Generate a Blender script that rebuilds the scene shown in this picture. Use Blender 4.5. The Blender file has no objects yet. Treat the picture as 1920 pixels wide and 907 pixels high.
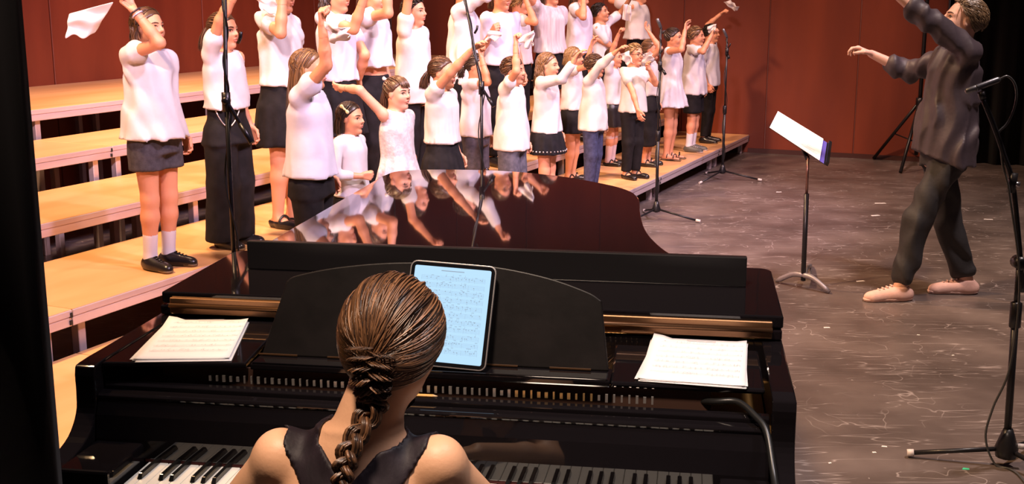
import bpy, bmesh, math, random, time
import numpy as np
from mathutils import Vector, Matrix

T0 = time.time()
random.seed(7)
RNG = np.random.default_rng(11)
SC = bpy.context.scene
COL = SC.collection

# ------------------------------------------------------------------ camera
FPX, HORIZON, CAM_Z = 2200.0, -11.0, 1.74          # focal length and horizon row in pixels of the 1920 x 907 frame
PITCH = math.atan((453.5 - HORIZON) / FPX)
cam_data = bpy.data.cameras.new('camera')
cam_data.sensor_width = 36.0
cam_data.lens = 36.0 * FPX / 1920.0
cam_data.clip_start = 0.05
cam = bpy.data.objects.new('camera', cam_data)
cam.location = (0, 0, CAM_Z)
cam.rotation_euler = (math.pi / 2 - PITCH, 0, 0)
COL.objects.link(cam)
SC.camera = cam

# ------------------------------------------------------------------ world, lights, exposure
SC.view_settings.view_transform = 'Standard'
SC.view_settings.look = 'None'
SC.view_settings.gamma = 1.0
SC.view_settings.use_curve_mapping = False
SC.view_settings.exposure = 0.10
w = bpy.data.worlds.new('hall_dark')
SC.world = w
w.use_nodes = True
w.node_tree.nodes['Background'].inputs[0].default_value = (0.30, 0.20, 0.22, 1)
w.node_tree.nodes['Background'].inputs[1].default_value = 0.10

AZ = math.radians(24.2)                              # the stage grid is turned by this much from the view axis
EX, EY = math.sin(AZ), math.cos(AZ)                  # along the risers (away)
FX, FY = math.cos(AZ), -math.sin(AZ)                 # down the risers, towards the conductor
def pq(p, q, z=0.0):
    return Vector((p * EX + q * FX, p * EY + q * FY, z))

def spot(name, loc, target, power, color, angle=60, blend=0.5, radius=0.25):
    l = bpy.data.lights.new(name, 'SPOT')
    l.energy = power; l.color = color; l.spot_size = math.radians(angle); l.spot_blend = blend
    l.shadow_soft_size = radius
    o = bpy.data.objects.new(name, l)
    o.location = loc
    o.rotation_euler = (Vector(target) - Vector(loc)).to_track_quat('-Z', 'Y').to_euler()
    COL.objects.link(o)
    return o

# stage lamps hung above the frame: amber from behind the choir's backs, lavender from the front bridge, plain warm over the piano
spot('amber_lamp', pq(2.4, -4.8, 6.4), pq(4.6, -4.1, 0.4), 2700, (1.0, 0.60, 0.30), 75)
spot('amber_lamp', pq(6.4, -5.4, 6.4), pq(8.4, -3.6, 0.6), 2000, (1.0, 0.62, 0.38), 75)
spot('lavender_lamp', pq(3.6, 1.8, 6.0), pq(5.4, -3.9, 1.1), 1800, (0.95, 0.70, 1.0), 50)
spot('lavender_lamp', pq(8.4, 1.6, 6.0), pq(8.8, -3.6, 1.1), 1800, (1.0, 0.70, 0.97), 50)
spot('wing_lamp', pq(-0.4, -0.6, 4.6), pq(6.4, -3.7, 0.9), 3000, (1.0, 0.66, 0.70), 42)
spot('rose_lamp', pq(9.0, -0.8, 6.3), pq(11.6, -3.2, 0.8), 1000, (1.0, 0.62, 0.50), 56)
spot('warm_lamp', (-0.6, 0.7, 4.8), (-0.1, 2.2, 0.9), 1000, (1.0, 0.76, 0.58), 50)
spot('piano_lamp', (1.7, 2.0, 5.0), (0.5, 2.5, 0.9), 420, (1.0, 0.90, 0.95), 45)
spot('floor_lamp', (3.2, 4.6, 6.6), (2.2, 6.2, 0.0), 1700, (1.0, 0.80, 0.74), 74)

# ------------------------------------------------------------------ pixel helpers (1920 x 907 frame -> points in the place)
CP, SP = math.cos(PITCH), math.sin(PITCH)
def ray(x, y):
    cx, cz = (x - 960) / FPX, -(y - 453.5) / FPX
    return Vector((cx, CP + cz * SP, -SP + cz * CP))
CAM = Vector((0, 0, CAM_Z))
def atz(x, y, z):
    d = ray(x, y)
    return CAM + d * ((z - CAM_Z) / d.z)
def proj_x(P):
    Z = P[2] - CAM_Z
    return 960 + FPX * P[0] / (P[1] * CP - Z * SP)
def proj_y(P):
    Z = P[2] - CAM_Z
    return 453.5 - FPX * (P[1] * SP + Z * CP) / (P[1] * CP - Z * SP)
def on_row(x, q, z):
    lo, hi = 2.0, 13.0
    for _ in range(40):
        m = (lo + hi) / 2
        if proj_x(pq(m, q, z)) < x: lo = m
        else: hi = m
    return pq(lo, q, z)
def height_at(P, y):
    lo, hi = 0.0, 3.0
    for _ in range(40):
        m = (lo + hi) / 2
        if proj_y((P[0], P[1], P[2] + m)) > y: lo = m
        else: hi = m
    return lo

# ------------------------------------------------------------------ materials
MATS = {}
def material(name, color, rough=0.6, metal=0.0, color2=None, scale=8.0, stretch=(1, 1, 1), bump=0.0, bump_scale=None,
             bump_stretch=None, spec=None, ior=None, coat=0.0, emit=None, emit_strength=0.0, sheen=0.0, rough2=None, detail=4.0, contrast=(0.35, 0.65), sss=0.0):
    if name in MATS: return MATS[name]
    m = bpy.data.materials.new(name); m.use_nodes = True
    nt = m.node_tree; N = nt.nodes; L = nt.links
    b = N['Principled BSDF']
    b.inputs['Base Color'].default_value = (*color, 1)
    b.inputs['Roughness'].default_value = rough
    b.inputs['Metallic'].default_value = metal
    if ior: b.inputs['IOR'].default_value = ior
    if spec is not None: b.inputs['Specular IOR Level'].default_value = spec
    if coat: b.inputs['Coat Weight'].default_value = coat; b.inputs['Coat Roughness'].default_value = 0.03
    if sheen: b.inputs['Sheen Weight'].default_value = sheen
    if sss:
        b.inputs['Subsurface Weight'].default_value = sss
        b.inputs['Subsurface Radius'].default_value = (0.02, 0.008, 0.004)
    if emit:
        b.inputs['Emission Color'].default_value = (*emit, 1); b.inputs['Emission Strength'].default_value = emit_strength
    tc = N.new('ShaderNodeTexCoord')
    def noise(sc, st, det):
        mp = N.new('ShaderNodeMapping'); mp.inputs['Scale'].default_value = st
        L.new(tc.outputs['Object'], mp.inputs['Vector'])
        n = N.new('ShaderNodeTexNoise'); n.inputs['Scale'].default_value = sc; n.inputs['Detail'].default_value = det
        L.new(mp.outputs['Vector'], n.inputs['Vector'])
        return n
    if color2 is not None or rough2 is not None:
        n = noise(scale, stretch, detail)
        r = N.new('ShaderNodeValToRGB')
        r.color_ramp.elements[0].position = contrast[0]; r.color_ramp.elements[1].position = contrast[1]
        c2 = color2 if color2 is not None else color
        r.color_ramp.elements[0].color = (*color, 1); r.color_ramp.elements[1].color = (*c2, 1)
        L.new(n.outputs['Fac'], r.inputs['Fac'])
        if color2 is not None: L.new(r.outputs['Color'], b.inputs['Base Color'])
        if rough2 is not None:
            mr = N.new('ShaderNodeMapRange'); mr.inputs['To Min'].default_value = rough; mr.inputs['To Max'].default_value = rough2
            L.new(n.outputs['Fac'], mr.inputs['Value']); L.new(mr.outputs['Result'], b.inputs['Roughness'])
    if bump:
        n = noise(bump_scale or scale * 6, bump_stretch or stretch, 5.0)
        bp = N.new('ShaderNodeBump'); bp.inputs['Strength'].default_value = bump; bp.inputs['Distance'].default_value = 0.01
        L.new(n.outputs['Fac'], bp.inputs['Height']); L.new(bp.outputs['Normal'], b.inputs['Normal'])
    MATS[name] = m
    return m

def hair_material(name, dark, light):
    """strand colour from the per-strand attribute 'tone'"""
    if name in MATS: return MATS[name]
    m = bpy.data.materials.new(name); m.use_nodes = True
    nt = m.node_tree; N = nt.nodes; L = nt.links
    b = N['Principled BSDF']; b.inputs['Roughness'].default_value = 0.38
    b.inputs['Specular IOR Level'].default_value = 0.6
    a = N.new('ShaderNodeAttribute'); a.attribute_name = 'tone'
    r = N.new('ShaderNodeValToRGB')
    r.color_ramp.elements[0].color = (*dark, 1); r.color_ramp.elements[1].color = (*light, 1)
    L.new(a.outputs['Fac'], r.inputs['Fac']); L.new(r.outputs['Color'], b.inputs['Base Color'])
    MATS[name] = m
    return m

# ------------------------------------------------------------------ objects and tags
def tag(o, label, cat, group=None):
    o['label'] = label; o['category'] = cat
    if group: o['group'] = group
    return o
def struct(o):
    o['kind'] = 'structure'; return o
def empty(name, loc=(0, 0, 0), rz=0.0):
    o = bpy.data.objects.new(name, None); COL.objects.link(o)
    o.location = loc; o.rotation_euler = (0, 0, rz); o.empty_display_size = 0.1
    return o
def link_mesh(name, me, mat, parent=None):
    if mat is not None:
        me.materials.clear(); me.materials.append(mat)
    o = bpy.data.objects.new(name, me); COL.objects.link(o)
    if parent is not None: o.parent = parent
    return o
def np_mesh(name, V, F, smooth=True):
    """V (n,3), F (m,4) or (m,3) arrays -> mesh"""
    V = np.asarray(V, dtype=np.float32); F = np.asarray(F, dtype=np.int32)
    me = bpy.data.meshes.new(name)
    k = F.shape[1] if len(F) else 4
    me.vertices.add(len(V)); me.vertices.foreach_set('co', V.ravel())
    me.loops.add(F.size); me.loops.foreach_set('vertex_index', F.ravel())
    me.polygons.add(len(F))
    me.polygons.foreach_set('loop_start', np.arange(0, F.size, k, dtype=np.int32))
    me.polygons.foreach_set('use_smooth', np.full(len(F), smooth, dtype=bool))
    me.update(calc_edges=True)
    return me

class MB:
    """collects simple solids into one mesh"""
    def __init__(self): self.v = []; self.f = []; self.sm = []
    def add(self, vs, fs, smooth=False):
        o = len(self.v); self.v += [tuple(x) for x in vs]
        self.f += [tuple(i + o for i in f) for f in fs]; self.sm += [smooth] * len(fs)
        return self
    def box(self, c, s, R=None):
        x, y, z = s[0] / 2, s[1] / 2, s[2] / 2
        vs = [Vector(p) for p in ((-x,-y,-z),(x,-y,-z),(x,y,-z),(-x,y,-z),(-x,-y,z),(x,-y,z),(x,y,z),(-x,y,z))]
        if R is not None: vs = [R @ p for p in vs]
        vs = [p + Vector(c) for p in vs]
        return self.add(vs, [(0,3,2,1),(4,5,6,7),(0,1,5,4),(1,2,6,5),(2,3,7,6),(3,0,4,7)])
    def bb(self, x0, x1, y0, y1, z0, z1):
        return self.box(((x0+x1)/2, (y0+y1)/2, (z0+z1)/2), (x1-x0, y1-y0, z1-z0))
    def prism(self, pts, d, smooth=False):
        """closed outline pts (3-D), extruded by vector d"""
        n = len(pts); a = [Vector(p) for p in pts]; b = [p + Vector(d) for p in a]
        nrm = Vector((0, 0, 0))
        for i in range(n): nrm += a[i].cross(a[(i+1) % n])
        if nrm.dot(Vector(d)) < 0: a, b = b, a
        fs = [tuple(reversed(range(n))), tuple(range(n, 2*n))]
        self.add(a + b, fs)
        o = len(self.v) - 2*n
        for i in range(n):
            j = (i+1) % n
            self.f.append((o+i, o+j, o+n+j, o+n+i)); self.sm.append(smooth)
        return self
    def tube(self, path, r, n=8, smooth=True, cap=True):
        path = [Vector(p) for p in path]; m = len(path)
        rs = r if hasattr(r, '__len__') else [r] * m
        rings = []; up = None
        for i, p in enumerate(path):
            t = (path[min(i+1, m-1)] - path[max(i-1, 0)]).normalized()
            if up is None:
                up = Vector((0, 0, 1)) if abs(t.z) < 0.9 else Vector((1, 0, 0))
            s = t.cross(up).normalized(); u = s.cross(t).normalized(); up = u
            rings.append([p + (s * math.cos(2*math.pi*k/n) + u * math.sin(2*math.pi*k/n)) * rs[i] for k in range(n)])
        vs = [q for rg in rings for q in rg]; fs = []
        for i in range(m-1):
            for k in range(n):
                fs.append((i*n+k, i*n+(k+1) % n, (i+1)*n+(k+1) % n, (i+1)*n+k))
        self.add(vs, fs, smooth)
        if cap:
            o = len(self.v) - len(vs)
            self.f.append(tuple(o + k for k in reversed(range(n)))); self.sm.append(False)
            self.f.append(tuple(o + (m-1)*n + k for k in range(n))); self.sm.append(False)
        return self
    def lathe(self, prof, c=(0, 0, 0), R=None, n=20, smooth=True):
        vs = []; c = Vector(c)
        for r, z in prof:
            for k in range(n):
                p = Vector((r*math.cos(2*math.pi*k/n), r*math.sin(2*math.pi*k/n), z))
                if R is not None: p = R @ p
                vs.append(p + c)
        fs = []
        for i in range(len(prof)-1):
            for k in range(n):
                fs.append((i*n+k, i*n+(k+1) % n, (i+1)*n+(k+1) % n, (i+1)*n+k))
        fs.append(tuple(reversed(range(n)))); fs.append(tuple((len(prof)-1)*n + k for k in range(n)))
        return self.add(vs, fs, smooth)
    def quad(self, a, b, c, d): return self.add([a, b, c, d], [(0, 1, 2, 3)])
    def mesh(self, name):
        me = bpy.data.meshes.new(name); me.from_pydata(self.v, [], self.f)
        me.polygons.foreach_set('use_smooth', self.sm); me.update()
        return me
    def build(self, name, mat, parent=None, bevel=0.0, seg=2):
        o = link_mesh(name, self.mesh(name), mat, parent)
        if bevel:
            md = o.modifiers.new('bevel', 'BEVEL'); md.width = bevel; md.segments = seg; md.limit_method = 'ANGLE'; md.angle_limit = math.radians(40)
        return o

def smooth_path(pts, n=8):
    """Catmull-Rom through pts"""
    P = [Vector(p) for p in pts]; P = [P[0]*2 - P[1]] + P + [P[-1]*2 - P[-2]]
    out = []
    for i in range(1, len(P)-2):
        for k in range(n):
            t = k / n
            out.append(0.5*((2*P[i]) + (P[i+1]-P[i-1])*t + (2*P[i-1]-5*P[i]+4*P[i+1]-P[i+2])*t*t + (3*P[i]-P[i-1]-3*P[i+1]+P[i+2])*t**3))
    out.append(P[-2])
    return out

# ------------------------------------------------------------------ smooth solids (signed distance on a grid -> one continuous skin)
def v3(p): return np.array((p[0], p[1], p[2]), dtype=float)
class Solid:
    def __init__(self): self.p = []
    def cone(self, a, b, ra, rb, k=0.02, flat=None, op='u'):
        """tapered capsule; flat = (axis, factor) squashes it along axis"""
        a, b = v3(a), v3(b); ba = b - a; L2 = max(float(ba @ ba), 1e-12)
        m = max(ra, rb) * (max(1.0, flat[1]) if flat else 1.0)
        lo, hi = np.minimum(a, b) - m, np.maximum(a, b) + m
        fa = None
        if flat: fa = v3(flat[0]); fa = fa / np.linalg.norm(fa); fs = 1.0 / flat[1]**2 - 1.0
        def f(x, y, z):
            px, py, pz = x - a[0], y - a[1], z - a[2]
            t = np.clip((px*ba[0] + py*ba[1] + pz*ba[2]) / L2, 0, 1)
            dx, dy, dz = px - t*ba[0], py - t*ba[1], pz - t*ba[2]
            d2 = dx*dx + dy*dy + dz*dz
            if fa is not None:
                w_ = dx*fa[0] + dy*fa[1] + dz*fa[2]; d2 = d2 + fs*w_*w_
            return np.sqrt(np.maximum(d2, 0)) - (ra + (rb-ra)*t)
        self.p.append((f, lo, hi, k, op)); return self
    def ball(self, c, r, k=0.02, R=None, op='u'):
        """ellipsoid with radii r, axes = columns of R"""
        c = v3(c); r = np.array(r if hasattr(r, '__len__') else (r, r, r), dtype=float)
        Rm = np.eye(3) if R is None else np.array(R)
        m = r.max() if R is not None else r
        def f(x, y, z):
            px, py, pz = x - c[0], y - c[1], z - c[2]
            q = [px*Rm[0, i] + py*Rm[1, i] + pz*Rm[2, i] for i in range(3)]
            k0 = np.sqrt((q[0]/r[0])**2 + (q[1]/r[1])**2 + (q[2]/r[2])**2)
            k1 = np.sqrt((q[0]/r[0]**2)**2 + (q[1]/r[1]**2)**2 + (q[2]/r[2]**2)**2)
            return k0*(k0-1.0)/np.maximum(k1, 1e-9)
        self.p.append((f, c - m, c + m, k, op)); return self
    def loft(self, prof, k=0.02, o=(0, 0, 0), R=None, op='u', wave=None, sq=2.0):
        """stack of super-ellipses: rows (z, cx, cy, rx, ry) in the frame (o, R); wave(z, angle) scales the radius"""
        P = np.array(prof, dtype=float); o = v3(o); Rm = np.eye(3) if R is None else np.array(R)
        zz = np.linspace(P[0, 0], P[-1, 0], 60)
        # smooth the profile a little
        cur = [np.interp(zz, P[:, 0], P[:, i]) for i in range(1, 5)]
        for _ in range(3):
            cur = [np.concatenate(([c[0]], (c[:-2] + 2*c[1:-1] + c[2:]) / 4, [c[-1]])) for c in cur]
        z0, z1 = P[0, 0], P[-1, 0]
        ext = max(np.abs(P[:, 1]).max() + P[:, 3].max()*1.3, np.abs(P[:, 2]).max() + P[:, 4].max()*1.3)
        cor = np.array([[sx*ext, sy*ext, zc_] for sx in (-1, 1) for sy in (-1, 1) for zc_ in (z0, z1)]) @ Rm.T + o
        def f(x, y, z):
            px, py, pz = x - o[0], y - o[1], z - o[2]
            qx = px*Rm[0, 0] + py*Rm[1, 0] + pz*Rm[2, 0]
            qy = px*Rm[0, 1] + py*Rm[1, 1] + pz*Rm[2, 1]
            qz = px*Rm[0, 2] + py*Rm[1, 2] + pz*Rm[2, 2]
            qx, qy, qz = np.broadcast_arrays(qx, qy, qz)
            ti = np.clip((qz - z0) / (z1 - z0), 0, 1) * 59.0
            i0 = np.minimum(ti.astype(int), 58); fr = ti - i0
            cx, cy, rx, ry = [c[i0]*(1-fr) + c[i0+1]*fr for c in cur]
            ux, uy = (qx-cx)/rx, (qy-cy)/ry
            if sq == 2.0: rad = np.sqrt(ux*ux + uy*uy)
            else: rad = (np.abs(ux)**sq + np.abs(uy)**sq)**(1/sq)
            if wave is not None: rad = rad / wave((qz - z0) / (z1 - z0), np.arctan2(uy, ux))
            d = (rad - 1.0) * np.minimum(rx, ry)
            dz = np.maximum(z0 - qz, qz - z1)
            return np.maximum(d, dz)
        self.p.append((f, cor.min(0), cor.max(0), k, op)); return self
    def field(self, h, lo, hi):
        lo = np.array(lo, float); hi = np.array(hi, float)
        n = np.maximum(np.ceil((hi - lo) / h).astype(int) + 1, 3)
        ax = [lo[i] + h*np.arange(n[i]) for i in range(3)]
        D = np.full(n, 0.05)
        for f, pl, ph, k, op in self.p:
            m = k + 2*h
            s = [slice(max(0, int((pl[i]-m-lo[i])/h)), min(n[i], int((ph[i]+m-lo[i])/h) + 2)) for i in range(3)]
            if any(q.stop <= q.start for q in s): continue
            d = f(ax[0][s[0]][:, None, None], ax[1][s[1]][None, :, None], ax[2][s[2]][None, None, :])
            A = D[s[0], s[1], s[2]]
            if op == 'u':
                hh = np.maximum(k - np.abs(A - d), 0) / k
                D[s[0], s[1], s[2]] = np.minimum(A, d) - hh*hh*k*0.25
            else:
                d = -d; hh = np.maximum(k - np.abs(A - d), 0) / k
                D[s[0], s[1], s[2]] = np.maximum(A, d) + hh*hh*k*0.25
        return D, ax
    def bounds(self):
        u = [q for q in self.p if q[4] == 'u']
        return np.min([q[1] for q in u], 0), np.max([q[2] for q in u], 0)
    def skin(self, h, lo=None, hi=None, disp=None, cuts=(), hole=None):
        """surface nets; disp(x,y,z) is added to the field, cuts = functions >0 outside, hole = boxes left out"""
        bl, bh = self.bounds()
        lo = bl - 3*h - 0.02 if lo is None else lo; hi = bh + 3*h + 0.02 if hi is None else hi
        D, ax = self.field(h, lo, hi)
        g = (ax[0][:, None, None], ax[1][None, :, None], ax[2][None, None, :])
        if disp is not None: D = D + disp(*g)
        for c in cuts: D = np.maximum(D, c(*g))
        return nets(D, np.array([a[0] for a in ax]), h, hole)

EDG = [(0,1),(2,3),(4,5),(6,7),(0,2),(1,3),(4,6),(5,7),(0,4),(1,5),(2,6),(3,7)]
def nets(D, lo, h, hole=None):
    S = D < 0
    c = np.zeros(np.array(S.shape) - 1, dtype=np.int8)
    for dx in (0, 1):
        for dy in (0, 1):
            for dz in (0, 1):
                c += S[dx:S.shape[0]-1+dx, dy:S.shape[1]-1+dy, dz:S.shape[2]-1+dz]
    act = (c > 0) & (c < 8)
    I = np.argwhere(act)
    if hole is not None and len(I):
        P = lo + (I + 0.5) * h
        keep = np.ones(len(I), bool)
        for fn in hole: keep &= ~fn(P)
        I = I[keep]
    if len(I) == 0: return np.zeros((0, 3)), np.zeros((0, 4), int)
    ids = np.full(act.shape, -1, dtype=np.int64); ids[I[:, 0], I[:, 1], I[:, 2]] = np.arange(len(I))
    off = [(i >> 2 & 1, i >> 1 & 1, i & 1) for i in range(8)]
    val = [D[I[:, 0]+o[0], I[:, 1]+o[1], I[:, 2]+o[2]] for o in off]
    acc = np.zeros((len(I), 3)); cnt = np.zeros(len(I))
    for a, b in EDG:
        m = (val[a] < 0) != (val[b] < 0)
        t = np.where(m, val[a] / np.where(m, val[a]-val[b], 1), 0)
        oa, ob = np.array(off[a]), np.array(off[b])
        acc += np.where(m[:, None], oa + t[:, None]*(ob-oa), 0); cnt += m
    V = lo + (I + acc / np.maximum(cnt, 1)[:, None]) * h
    F = []
    n = S.shape
    for axn in range(3):
        sl0 = [slice(0, n[i]-1) for i in range(3)]; sl1 = [slice(0, n[i]-1) for i in range(3)]
        sl1[axn] = slice(1, n[axn])
        ch = np.argwhere(S[tuple(sl0)] != S[tuple(sl1)])
        b, c2 = (axn+1) % 3, (axn+2) % 3
        ch = ch[(ch[:, b] > 0) & (ch[:, c2] > 0)]
        if not len(ch): continue
        q = []
        for ob, oc in ((-1, -1), (0, -1), (0, 0), (-1, 0)):
            k = ch.copy(); k[:, b] += ob; k[:, c2] += oc
            q.append(ids[k[:, 0], k[:, 1], k[:, 2]])
        q = np.stack(q, 1)
        inside = S[ch[:, 0], ch[:, 1], ch[:, 2]]
        q[~inside] = q[~inside][:, ::-1]
        F.append(q[(q >= 0).all(1)])
    return V, np.concatenate(F) if F else np.zeros((0, 4), int)

def join_np(parts):
    V, F, o = [], [], 0
    for v, f in parts:
        if len(f) == 0: continue
        V.append(v); F.append(f + o); o += len(v)
    return np.concatenate(V), np.concatenate(F)

def folds(amp, wl, seed, vertical=0.25):
    """soft cloth folds: warped sines, mostly running down the body"""
    r = np.random.default_rng(seed)
    wv = []
    for i in range(4):
        a = r.uniform(0, 2*math.pi); k = 2*math.pi / (wl * r.uniform(0.7, 1.5))
        wv.append((k*math.cos(a), k*math.sin(a), k*r.uniform(-1.6, 1.6)*vertical, r.uniform(0, 6.28)))
    def f(x, y, z):
        wx = x + 0.02*np.sin(17*z + 3*y + wv[0][3]); wy = y + 0.02*np.sin(15*z + 4*x + wv[1][3])
        s = 0
        for i, (a, b, c, ph) in enumerate(wv):
            t = a*wx + b*wy + c*z + ph
            s = s + (np.sin(t) if i < 2 else 1.6*np.abs(np.sin(.5*t)) - 1.0)     # soft waves and sharper creases
        return amp * s / 2.3
    return f

# ------------------------------------------------------------------ people
def eval_pts(sol, P):
    D = np.full(len(P), 0.05)
    for f, lo, hi, k, op in sol.p:
        d = f(P[:, 0], P[:, 1], P[:, 2])
        if op == 'u':
            hh = np.maximum(k - np.abs(D-d), 0)/k; D = np.minimum(D, d) - hh*hh*k*0.25
        else:
            d = -d; hh = np.maximum(k - np.abs(D-d), 0)/k; D = np.maximum(D, d) + hh*hh*k*0.25
    return D

def rotm(yaw=0, pitch=0, roll=0):
    """frame with columns forward, left, up; yaw turns left, pitch looks up"""
    return np.array(Matrix.Rotation(math.radians(yaw), 3, 'Z') @ Matrix.Rotation(-math.radians(pitch), 3, 'Y') @ Matrix.Rotation(math.radians(roll), 3, 'X'))

def unit(v): v = np.asarray(v, float); return v / max(np.linalg.norm(v), 1e-9)

def head_solid(s, c, R, h, kid=True, nose=1.0, ears=True):
    def q(x, y, z): return c + R @ (np.array((x, y, z)) * h)
    s.ball(q(-.06, 0, .13), np.array((.405, .325, .37))*h, .03*h, R)
    s.ball(q(.10, 0, -.10), np.array((.275, .255, .345))*h, .12*h, R)
    for y in (-1, 1):
        s.cone(q(-.02, .185*y, -.20), q(.235, .05*y, -.405), .095*h, .08*h, .10*h)
        s.ball(q(.235, .135*y, -.13), .10*h, .12*h)
        s.cone(q(.335, .05*y, .10), q(.265, .20*y, .09), .035*h, .03*h, .07*h)
    s.ball(q(.30, 0, -.40), .075*h, .06*h)
    for y in (-1, 1): s.ball(q(.405, .135*y, .015), .075*h, .06*h, op='s')
    n = .05 if kid else .075
    s.cone(q(.355, 0, .06), q(.395+n*nose, 0, -.085), .028*h, .042*h, .05*h)
    for y in (-1, 1): s.ball(q(.395, .042*y, -.105), .033*h, .03*h)
    s.ball(q(.375, 0, -.215), np.array((.035, .085, .028))*h, .03*h, R)
    s.ball(q(.36, 0, -.265), np.array((.035, .07, .028))*h, .03*h, R)
    if ears:
        for y in (-1, 1):
            s.ball(q(-.03, .325*y, -.01), np.array((.075, .035, .115))*h, .03*h, R)
            s.ball(q(.0, .375*y, .0), np.array((.04, .03, .07))*h, .02*h, R, op='s')

def add_hand(s, W, d, n, L, side, curl=(35, 40, 25), spread=1.0, thumb=0.6, k=.006):
    """palm and five fingers; d = finger direction, n = palm normal, side = +1 right hand, -1 left hand"""
    d = unit(d); n = unit(n - d*float(np.dot(n, d))); t = np.cross(d, n) * side
    W = np.asarray(W)
    kn = []
    for sx, dx in ((.155, .46), (.055, .49), (-.05, .47), (-.145, .42)):
        K = W + d*dx*L + t*sx*L*spread; kn.append(K)
        s.cone(W + t*sx*L*.55 + d*.03*L, K, .07*L, .058*L, .05*L)
    tips = []
    for i, (K, ln, r) in enumerate(zip(kn, (.40, .44, .41, .32), (.052, .054, .05, .045))):
        a = 0; p = K; rr = r*L
        ci = curl[i] if isinstance(curl[0], (list, tuple)) else curl
        dd = unit(d + t*(.12*(1.5-i))*spread)
        for j, frac in enumerate((.46, .30, .24)):
            a += math.radians(ci[j])
            e = p + (dd*math.cos(a) + n*math.sin(a)) * ln*L*frac
            s.cone(p, e, rr, rr*.88, k); p = e; rr *= .88
        tips.append(p)
    p = W + d*.10*L + t*.13*L
    dirs = [unit(d*.75 + t*(.75*thumb+.1) + n*.25), unit(d*.9 + t*(.35*thumb) + n*(.35+.3*(1-thumb))), unit(d*1.0 + t*(.05*thumb) + n*(.35+.4*(1-thumb)))]
    rr = .072*L
    for dr, ln in zip(dirs, (.20, .18, .15)):
        e = p + dr*ln*L; s.cone(p, e, rr, rr*.82, k*2); p = e; rr *= .82
    tips.append(p)
    return tips

def ik(S, W, a, b, pole):
    """elbow (and clamped wrist) of a two-bone limb"""
    S, W, pole = map(np.asarray, (S, W, pole))
    v = W - S; L = np.linalg.norm(v)
    if L > (a+b)*.995: W = S + v/L*(a+b)*.995; v = W - S; L = np.linalg.norm(v)
    if L < abs(a-b)*1.02 + .02: W = S + v/L*(abs(a-b)*1.02 + .02); v = W - S; L = np.linalg.norm(v)
    x = (a*a - b*b + L*L) / (2*L); hgt = math.sqrt(max(a*a - x*x, 0))
    u = v/L; w_ = pole - S; w_ = w_ - u*(w_ @ u)
    if np.linalg.norm(w_) < 1e-4: w_ = np.cross(u, (0, 1, 0))
    return S + u*x + unit(w_)*hgt, W

def strand_mesh(name, P, wide, thin, tone, ctr, sides=4):
    """n strands of m points as tapered tubes; per-strand tone is stored as an attribute"""
    n, m, _ = P.shape
    T = np.gradient(P, axis=1); T /= np.maximum(np.linalg.norm(T, axis=2, keepdims=True), 1e-9)
    O = P - ctr; O = O - T*np.sum(O*T, 2, keepdims=True); O /= np.maximum(np.linalg.norm(O, axis=2, keepdims=True), 1e-9)
    S = np.cross(T, O)
    taper = np.minimum(1, np.minimum(np.linspace(0.08, 4, m), np.linspace(3.2, .12, m)))[None, :, None]
    rings = []
    for k in range(sides):
        a = 2*math.pi*(k+.5)/sides
        rings.append(P + (S*math.cos(a)*np.reshape(wide, (-1, 1, 1)) + O*math.sin(a)*np.reshape(thin, (-1, 1, 1)))*taper)
    V = np.stack(rings, 2)                      # n, m, sides, 3
    idx = np.arange(n*m*sides).reshape(n, m, sides)
    nx = np.roll(idx, -1, axis=2)
    F = np.stack([idx[:, :-1], idx[:, 1:], nx[:, 1:], nx[:, :-1]], -1).reshape(-1, 4)
    me = np_mesh(name, V.reshape(-1, 3), F)
    at = me.attributes.new('tone', 'FLOAT', 'POINT')
    at.data.foreach_set('value', np.repeat(np.asarray(tone, np.float32), m*sides))
    return me

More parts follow.
